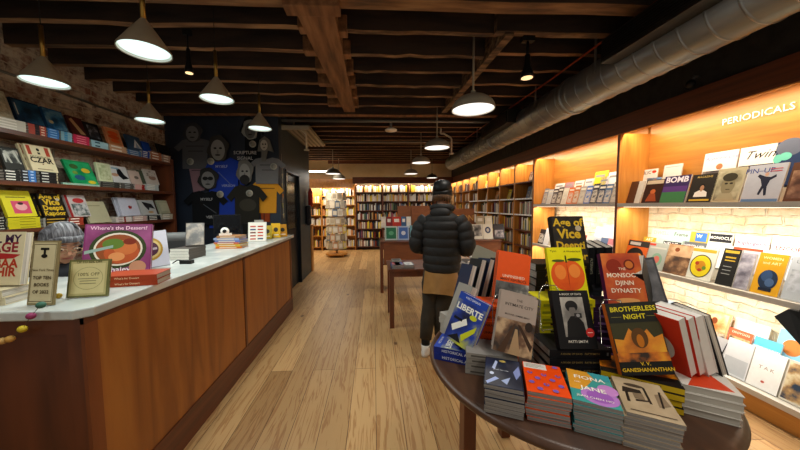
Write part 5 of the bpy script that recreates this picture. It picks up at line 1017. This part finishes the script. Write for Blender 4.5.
# white pile and red books
z8 = stack(4, (1.195, .975, TZ), -33, 'white-edged hardbacks at the right table edge', [('r', 0, 0, 1, 1, 'd8d4cc'), ('p', [(.1, .0), (.9, .1), (.6, .9)], 'd0401c')], w=.15, h=.2, t=.026, col='c8c4bc', pages=mat('b8b4aa', .7))
RED = [('r', 0, 0, 1, 1, 'c6341c'), ('e', .55, .42, .22, .2, 'e4e2dc')]
r1 = book((1.165, 1.04, z8), -80, -20, 0, w=.15, h=.235, t=.036, col='c6341c', art=RED, label='red hardback with white oval, tipped left on the white-edged pile', pages=mat('d8d6d0', .6), hard=True)
copy_book(r1, 'second red hardback with white oval, tipped left behind the first', (1.204, 1.044, z8), -80, -20, 0)
book((1.252, 1.04, z8), -88, -19, 0, w=.15, h=.235, t=.04, col='e0deda', pages=mat('e4e2dc', .6), art=[('t', 'CULTURE', .5, .5, .15, '6c6c6c')], label='white jacketed hardback leaning beside the two red ones')
book((1.30, 1.03, z8), -100, -18, 0, w=.145, h=.235, t=.022, col='17181c', art=[('e', .5, .5, .2, .3, '2c50a0')], label='black hardback leaning beside the white jacketed one')
stack(2, (1.345, 1.22, TZ), -33, 'black hardbacks behind the white-edged pile', w=.15, h=.22, t=.05, col='1c1c20')
z9 = stack(6, (1.38, 1.42, TZ), 50, 'dark grey hardbacks at the back right of the round table', w=.15, h=.22, t=.034, col='3c3a3e', spine=[('r', .1, .3, .7, .6, '8c888c')])
book((1.36, 1.38, z9), 40, 8, -30, w=.15, h=.24, t=.035, col='1a1a1d', spine=[('t', 'FOREIGN POLICY', .5, .5, 'd0ccc4')], sc='1a1a1d', label='black hardback leaning left over the dark grey pile')
book((1.40, 1.4, z9), -38, 14, -14, w=.16, h=.23, t=.02, col='4c4c50', art=[('n', .05, .05, .95, .95, ('2c2c30', '5c5c60', '7c7c80'), 9)], label='dark grey picture book leaning on the dark grey pile')
z10 = stack(7, (1.22, 1.68, TZ), 70, 'dark mixed hardbacks at the far edge of the round table', w=.15, h=.23, t=.04, col='242830')
for i in range(3):
    book((1.22+.05*i, 1.64, z10), 80, 6, -10, w=.15, h=.22, t=.035, col='16181c', sc='14161a', spine=[('t', 'ALTERNATE', .5, .5, 'a8a890')], label='%s black hardback standing spine-out at the far right of the round table' % ORD[i])
# wire book stands
for i, (x, y, yw, z) in enumerate([(.82, 1.255, -3, .92), (1.03, 1.15, -14, .88), (.6, 1.27, -8, .875)]):
    q = MB(); m = mat('c0c0bc', .25, .9)
    for s in (-.05, .05): q.tube([(s, -.0, 0), (s, .02, .0), (s, .05, .16), (s*.6, .055, .2)], .002, m, 6)
    q.tube([(-.05, .02, 0), (.05, .02, 0)], .002, m, 6); q.tube([(-.03, .055, .2), (.03, .055, .2)], .002, m, 6)
    tag(q.build('wire_book_stand', loc=(x, y, z)), 'thin wire stand behind the %s cover' % ['hat portrait', 'fiery picture', 'bridge photograph'][i], 'book stand').rotation_euler[2] = R(yw)

# ---------------------------------------------------------------- people
SKIN = noisy('skin', [(.3, 'b07c60'), (.7, 'c08c6e')], s=12, rough=.55)
def remesh(o, v=.009):
    m = o.modifiers.new('join', 'REMESH'); m.mode = 'VOXEL'; m.voxel_size = v; m.use_smooth_shade = True
    s = o.modifiers.new('smooth', 'SMOOTH'); s.factor = .5; s.iterations = 3
    return o
def head_geo(q, c, tilt=0, yaw=0, s=1.0):
    """head facing +Y around c (centre of the skull)"""
    old = q.xf; q.xf = old @ Matrix.Translation(c) @ Matrix.Rotation(R(yaw), 4, 'Z') @ Matrix.Rotation(R(-tilt), 4, 'X') @ Matrix.Diagonal((s, s, s, 1))
    q.ball((0, -.01, .02), (.075, .095, .095), SKIN, 20, 14)
    q.ball((0, .03, -.045), (.058, .06, .06), SKIN, 18, 12)          # jaw
    q.ball((0, .075, -.085), (.024, .018, .018), SKIN)                # chin
    q.tube([(0, .085, .025), (0, .103, -.01), (0, .108, -.022)], [.009, .012, .014], SKIN, 8)   # nose
    q.ball((.012, .098, -.022), .008, SKIN, 8, 6); q.ball((-.012, .098, -.022), .008, SKIN, 8, 6)
    q.tube([(-.024, .083, -.053), (0, .09, -.052), (.024, .083, -.053)], .0065, SKIN, 8)      # lips
    for x in (-1, 1):
        q.ball((x*.077, -.005, -.005), (.009, .02, .032), SKIN, 10, 8)
        q.tube([(x*.012, .087, .035), (x*.035, .085, .04), (x*.058, .065, .032)], .0065, SKIN, 8)
    X = q.xf; q.xf = old
    return X
def face_details(parent, X, brow='4a4440'):
    q = MB(); q.xf = X
    for x in (-1, 1):
        q.ball((x*.032, .080, .012), (.013, .009, .008), mat('e8e2da', .2), 12, 8); q.ball((x*.032, .0875, .010), (.0055, .003, .0055), mat('2a1c14', .2), 10, 6)
    q.build('eyes', parent)
    q = MB(); q.xf = X
    for x in (-1, 1): q.tube([(x*.015, .093, .043), (x*.036, .091, .048), (x*.055, .078, .041)], .003, brow, 6)
    q.build('eyebrows', parent)
    q = MB(); q.xf = X; q.tube([(-.022, .0885, -.053), (0, .0955, -.052), (.022, .0885, -.053)], .0042, mat('9c5a50', .5), 8); q.build('lips', parent)
def hand_geo(q, wrist, palm_dir, side, curl):
    """palm and five fingers; palm_dir forward, side sideways (thumb side), curl towards which fingers bend"""
    w_ = Vector(wrist); f = Vector(palm_dir).normalized(); s = Vector(side).normalized(); c = Vector(curl).normalized()
    for k in (-1.2, -.4, .4, 1.2): q.tube([w_, w_+f*.05+s*.014*k, w_+f*.085+s*.019*k], [.018, .014, .011], SKIN, 8)
    for k, L in ((1.3, .068), (.45, .078), (-.4, .073), (-1.25, .057)):
        b = w_+f*.085+s*.019*k; q.tube([b, b+f*L*.42+c*.006, b+f*L*.65+c*.026, b+f*L*.7+c*.05], [.0095, .009, .008, .0068], SKIN, 8)
    b = w_+f*.025+s*.02; q.tube([b, b+s*.026+f*.024, b+s*.032+f*.052+c*.012, b+s*.026+f*.07+c*.022], [.013, .011, .0095, .008], SKIN, 8)
def puffs(pts, r0, seg=.075, amp=.13, n=60):
    """resample a path; radii swell between quilting seams"""
    P_ = [Vector(p) for p in pts]; L = [0]
    for a, b in zip(P_, P_[1:]): L.append(L[-1]+(b-a).length)
    out = []; rad = []
    for i in range(n+1):
        d = L[-1]*i/n
        j = max(k for k in range(len(L)) if L[k] <= d+1e-9); j = min(j, len(P_)-2)
        f = (d-L[j])/(L[j+1]-L[j]); out.append(P_[j].lerp(P_[j+1], f))
        rr0 = r0[j]+(r0[j+1]-r0[j])*f
        rad.append(rr0*(1-amp+amp*abs(math.sin(math.pi*d/seg))**.6))
    for _ in range(6): out = [out[0]]+[(out[i-1]+out[i]*2+out[i+1])/4 for i in range(1, n)]+[out[-1]]
    return out, rad

person = empty('person', (.66, 2.80, 0), R(-24), 'person in black puffer jacket and black beanie, seen from behind at the low table', 'person')
q = MB()
q.loft([(0, 0, .84, .13, .09), (0, 0, .92, .16, .11), (0, 0, 1.05, .14, .10), (0, 0, 1.2, .15, .11), (0, 0, 1.34, .17, .11), (0, 0, 1.41, .12, .08), (0, .01, 1.44, .06, .06)], SKIN)
q.tube([(0, .01, 1.40), (0, .03, 1.53)], [.06, .052], SKIN, 14)
HX = head_geo(q, (0, .05, 1.60), 18, -6)
for s, kx, ax_, ay_ in ((-1, -.13, -.15, -.04), (1, .0, -.03, .10)):
    q.tube([(s*.085, 0, .9), (kx*.9, .03, .50), (ax_, ay_, .10)], [.085, .055, .04], SKIN, 14)
    q.tube([(ax_, ay_, .10), (ax_, ay_+.03, .05), (ax_, ay_+.14, .04)], [.04, .038, .03], SKIN, 12)
for s in (-1, 1):
    q.tube([(s*.15, 0, 1.38), (s*.235, -.02, 1.12), (s*.13, .22, 1.12)], [.055, .042, .028], SKIN, 12)
    hand_geo(q, (s*.13, .22, 1.12), (-s*.35, .8, .1), (-s*.3, 0, .9), (-s, .2, -.2))
remesh(q.build('body', person), .008)
face_details(person, HX)
q = MB(); rings = []
prof = [(.86, .182, .15), (.95, .19, .155), (1.05, .19, .155), (1.15, .195, .158), (1.25, .2, .16), (1.33, .195, .155), (1.39, .165, .135), (1.43, .11, .11), (1.46, .095, .1)]
n = 96
for i in range(n+1):
    z = .86+.60*i/n; j = max(k for k in range(len(prof)) if prof[k][0] <= z+1e-9); j = min(j, len(prof)-2)
    f = (z-prof[j][0])/(prof[j+1][0]-prof[j][0]); k = .93+.07*abs(math.sin(math.pi*(z-.86)/.082))**.6
    rings.append((0, .0, z, (prof[j][1]+(prof[j+1][1]-prof[j][1])*f)*k, (prof[j][2]+(prof[j+1][2]-prof[j][2])*f)*k))
q.loft(rings, PUFF, 36)
jk = q.build('puffer_jacket', person)
for s in (-1, 1):
    a, b = puffs([(s*.14, 0, 1.37), (s*.215, -.01, 1.27), (s*.255, -.03, 1.1), (s*.21, .08, 1.06), (s*.15, .2, 1.10)], [.088, .088, .078, .066, .052])
    q = MB(); q.tube(a, b, PUFF, 18); q.build('sleeve', jk)
q = MB(); q.tube([(.09*math.cos(t), .01-.085*math.sin(t), 1.475+.012*math.sin(t)) for t in [math.pi*2*i/20 for i in range(21)]], .033, PUFF, 12)
q.ball((0, -.085, 1.43), (.1, .045, .055), PUFF, 16, 10); q.build('hood', jk)
q = MB(); sh = [(.655, .195, .155), (.70, .188, .15), (.8, .178, .142), (.9, .17, .135), (.95, .16, .12)]
vs = []; fs = []; N = 48
for z, a, b in sh:
    for i in range(N):
        t = 2*math.pi*i/N; w_ = 1+.05*math.sin(7*t)*(1-(z-.655)/.3); vs.append((a*w_*math.cos(t), b*w_*math.sin(t), z+.012*math.sin(3*t)*(z < .7)))
for j in range(len(sh)-1):
    for i in range(N): fs.append((j*N+i, j*N+(i+1) % N, (j+1)*N+(i+1) % N, (j+1)*N+i))
q.add(vs, fs, noisy('tan_cotton', [(.3, '8a6434'), (.7, 'a57c46')], s=9), True); q.build('long_shirt', person)
TR = noisy('dark_olive_cloth', [(.3, '242019'), (.7, '332d22')], s=14, rough=.9)
q = MB(); q.loft([(0, 0, .74, .15, .12), (0, 0, .84, .165, .125), (0, 0, .93, .155, .115)], TR)
for s, kx, ax_, ay_ in ((-1, -.13, -.15, -.04), (1, .0, -.03, .10)):
    q.tube([(s*.075, 0, .86), (s*.08+kx*.2, .01, .72), (kx*.9, .035, .50), ((kx+ax_)/2, ay_/2+.01, .32), (ax_, ay_, .16)], [.1, .097, .082, .072, .058], TR, 18)
q.build('trousers', person)
for ax_, ay_ in ((-.15, -.04), (-.03, .10)):
    q = MB(); q.tube([(ax_, ay_, .08), (ax_, ay_, .175)], .044, BLACK, 14); q.build('sock', person)
    q = MB(); WS = mat('d2cfca', .5)
    q.loft([(ax_, ay_+.055, .0, .045, .135), (ax_, ay_+.055, .03, .048, .14), (ax_, ay_+.05, .045, .044, .13), (ax_, ay_+.02, .075, .04, .09), (ax_, ay_, .105, .047, .052)], WS, 24)
    sn = q.build('sneaker', person)
    q = MB()
    for k in range(4): q.tube([(ax_-.028, ay_+.05+.022*k, .083-.008*k), (ax_+.028, ay_+.05+.022*k, .083-.008*k)], .004, 'b0aca4', 6)
    q.build('laces', sn)
q = MB(); q.xf = HX @ Matrix.Translation((0, -.014, -.005)) @ Matrix.Rotation(R(26), 4, 'X')
q.lathe([(.092, -.012), (.097, -.004), (.0975, .04), (.094, .05)], BLACK, 28); q.lathe([(.094, .045), (.093, .08), (.084, .115), (.06, .142), (.022, .153), (.004, .154)], BLACK, 28)
q.lathe([(.085, .012), (.09, .02), (.0905, .055), (.087, .062)], BLACK, 28); q.lathe([(.087, .055), (.086, .08), (.075, .105), (.05, .125), (.02, .135), (.004, .136)], BLACK, 28)
q.build('beanie', person)
q = MB(); q.xf = HX
for i in range(26):
    t = R(180+8+i*164/25); x, y = .083*math.cos(t), .085*math.sin(t)-.012
    q.tube([(x, y, .03), (x*1.04, y*1.02, -.03), (x*1.02+rnd.uniform(-.01, .01), y*.95, -.085)], [.011, .012, .006], noisy('brown_hair', [(.3, '3c2616'), (.7, '6c4a2a')], s=30), 6)
for i in range(6): q.tube([(.078, .01+.012*i, .03), (.088, .02+.012*i, -.05), (.08, .04+.01*i, -.13)], [.008, .01, .004], noisy('lit_hair', [(.3, '8c6238'), (.7, 'b08450')], s=30), 6)  # light catching the right-hand strands put into a paler hair colour
q.build('hair', person)
pm = person.matrix_basis
book(Matrix.Translation((.66, 2.80, 0)) @ Matrix.Rotation(R(-24), 4, 'Z') @ Vector((0, .40, 1.13)), 152, 25, 0, w=.15, h=.2, t=.015, col='5c6c84', label='thin open book held by the person in the black jacket', hard=False, parts=False)

cl = P(59, 243, Y=1.95)
cash = empty('person', (cl.x, cl.y, 0), R(-118), 'person with grey hair and glasses bent forward, seated behind the counter', 'person')
hz = cl.z
q = MB()
q.loft([(0, -.06, .62, .17, .12), (0, -.06, .8, .15, .11), (0, -.04, .98, .17, .12), (0, -.02, 1.08, .17, .1), (0, 0, 1.13, .08, .07)], SKIN)
q.tube([(0, -.02, 1.10), (0, .03, hz-.04)], [.06, .052], SKIN, 14)
CX = head_geo(q, (0, .06, hz), 30, 0)
for s in (-1, 1):
    q.tube([(s*.08, -.05, .64), (s*.11, .3, .6), (s*.11, .32, .12), (s*.11, .44, .05)], [.09, .07, .045, .035], SKIN, 12)
    q.tube([(s*.16, -.03, 1.06), (s*.22, 0, .86), (s*.12, .2, .86)], [.05, .04, .03], SKIN, 12)
    hand_geo(q, (s*.12, .2, .86), (-s*.3, .8, 0), (-s*.5, 0, .8), (0, .2, -1))
remesh(q.build('body', cash), .008)
face_details(cash, CX, '6c6864')
DK = noisy('dark_wool', [(.3, '16181d'), (.7, '23262c')], s=20, rough=.9)
q = MB(); q.loft([(0, -.06, .58, .19, .14), (0, -.06, .8, .18, .135), (0, -.04, .98, .195, .14), (0, -.02, 1.08, .185, .12), (0, 0, 1.15, .09, .085)], DK)
for s in (-1, 1): q.tube([(s*.15, -.03, 1.07), (s*.225, 0, .86), (s*.14, .17, .86)], [.07, .06, .045], DK, 14)
q.build('sweater', cash)
q = MB()
for s in (-1, 1): q.tube([(s*.08, -.05, .64), (s*.11, .3, .6), (s*.11, .32, .12)], [.105, .085, .06], DK, 14)
q.loft([(0, -.06, .52, .17, .14), (0, -.06, .66, .19, .145)], DK); q.build('trousers', cash)
for s in (-1, 1):
    q = MB(); q.loft([(s*.11, .38, .0, .045, .13), (s*.11, .38, .04, .045, .13), (s*.11, .33, .1, .04, .06)], BLACK, 18); q.build('shoe', cash)
q = MB(); q.xf = CX; GH = noisy('grey_hair', [(.35, '2e2d2f'), (.5, '55545a'), (.7, '8a8a90')], (14, 1, 1), 12, 5, .5)
q.ball((0, -.022, .035), (.09, .1, .098), GH, 22, 14)
for i in range(64):
    t = R(165+i*210/63); x, y = .088*math.cos(t), .098*math.sin(t)-.02
    q.tube([(x*.5, y*.4, .128), (x*1.02, y*1.0+.0, .05), (x*1.06, y*1.04, -.02), (x*.98, y*.95, -.07)], [.008, .0085, .0075, .003], GH, 6)
q.tube([(-.07, .055, .075), (-.02, .088, .085), (.04, .085, .085), (.078, .05, .06)], [.015, .02, .02, .013], GH, 8)
q.build('hair', cash)
q = MB(); q.xf = CX
for x in (-1, 1):
    q.tube([(x*.033+.022*math.cos(t), .104, .012+.017*math.sin(t)) for t in [2*math.pi*i/18 for i in range(19)]], .0022, 'b09070', 6)
    q.tube([(x*.055, .102, .016), (x*.083, .05, .014), (x*.083, -.01, .008)], .002, 'b09070', 6)
q.tube([(-.011, .104, .014), (.011, .104, .014)], .002, 'b09070', 6); q.build('glasses', cash)
t = empty('stool', (cl.x-.05, cl.y+.03, 0), 0, 'round dark stool behind the counter under the seated grey haired person', 'stool')
q = MB(); q.lathe([(.17, .46), (.18, .48), (.18, .5), (.16, .515)], BLACK, 28); q.build('seat', t)
q = MB(); q.lathe([(.03, .03), (.03, .46)], STEEL, 14); q.lathe([(.2, 0), (.2, .02), (.03, .04)], STEEL, 28); q.build('pedestal', t)
# unclear dark shape at the right picture edge, built as a hung bag

q = MB()
for o_ in (0,): q.add([(0, -.16, 0), (0, .13, .0), (-.05, .16, -.06), (-.06, .02, -.2), (-.06, -.2, -.26), (.03, -.16, 0), (.03, .13, 0), (.03, .16, -.06), (.02, .02, -.2), (.02, -.2, -.26)],
      [(0, 1, 2, 3, 4), (9, 8, 7, 6, 5), (0, 5, 6, 1), (1, 6, 7, 2), (2, 7, 8, 3), (3, 8, 9, 4), (4, 9, 5, 0)], 'noop' if False else BLACK)
q.tube([(-.0, -.1, -.01), (.02, -.1, .03), (.05, -.1, .03)], .006, BLACK, 6); q.tube([(-.0, .08, -.01), (.02, .08, .03), (.05, .08, .03)], .006, BLACK, 6)
bp = P(796, 317, X=2.64); tag(q.build('cloth_bag', loc=(2.66, bp.y-.08, .82), bevel=.012), 'black cloth bag hooked on the middle magazine shelf at the right picture edge', 'bag')
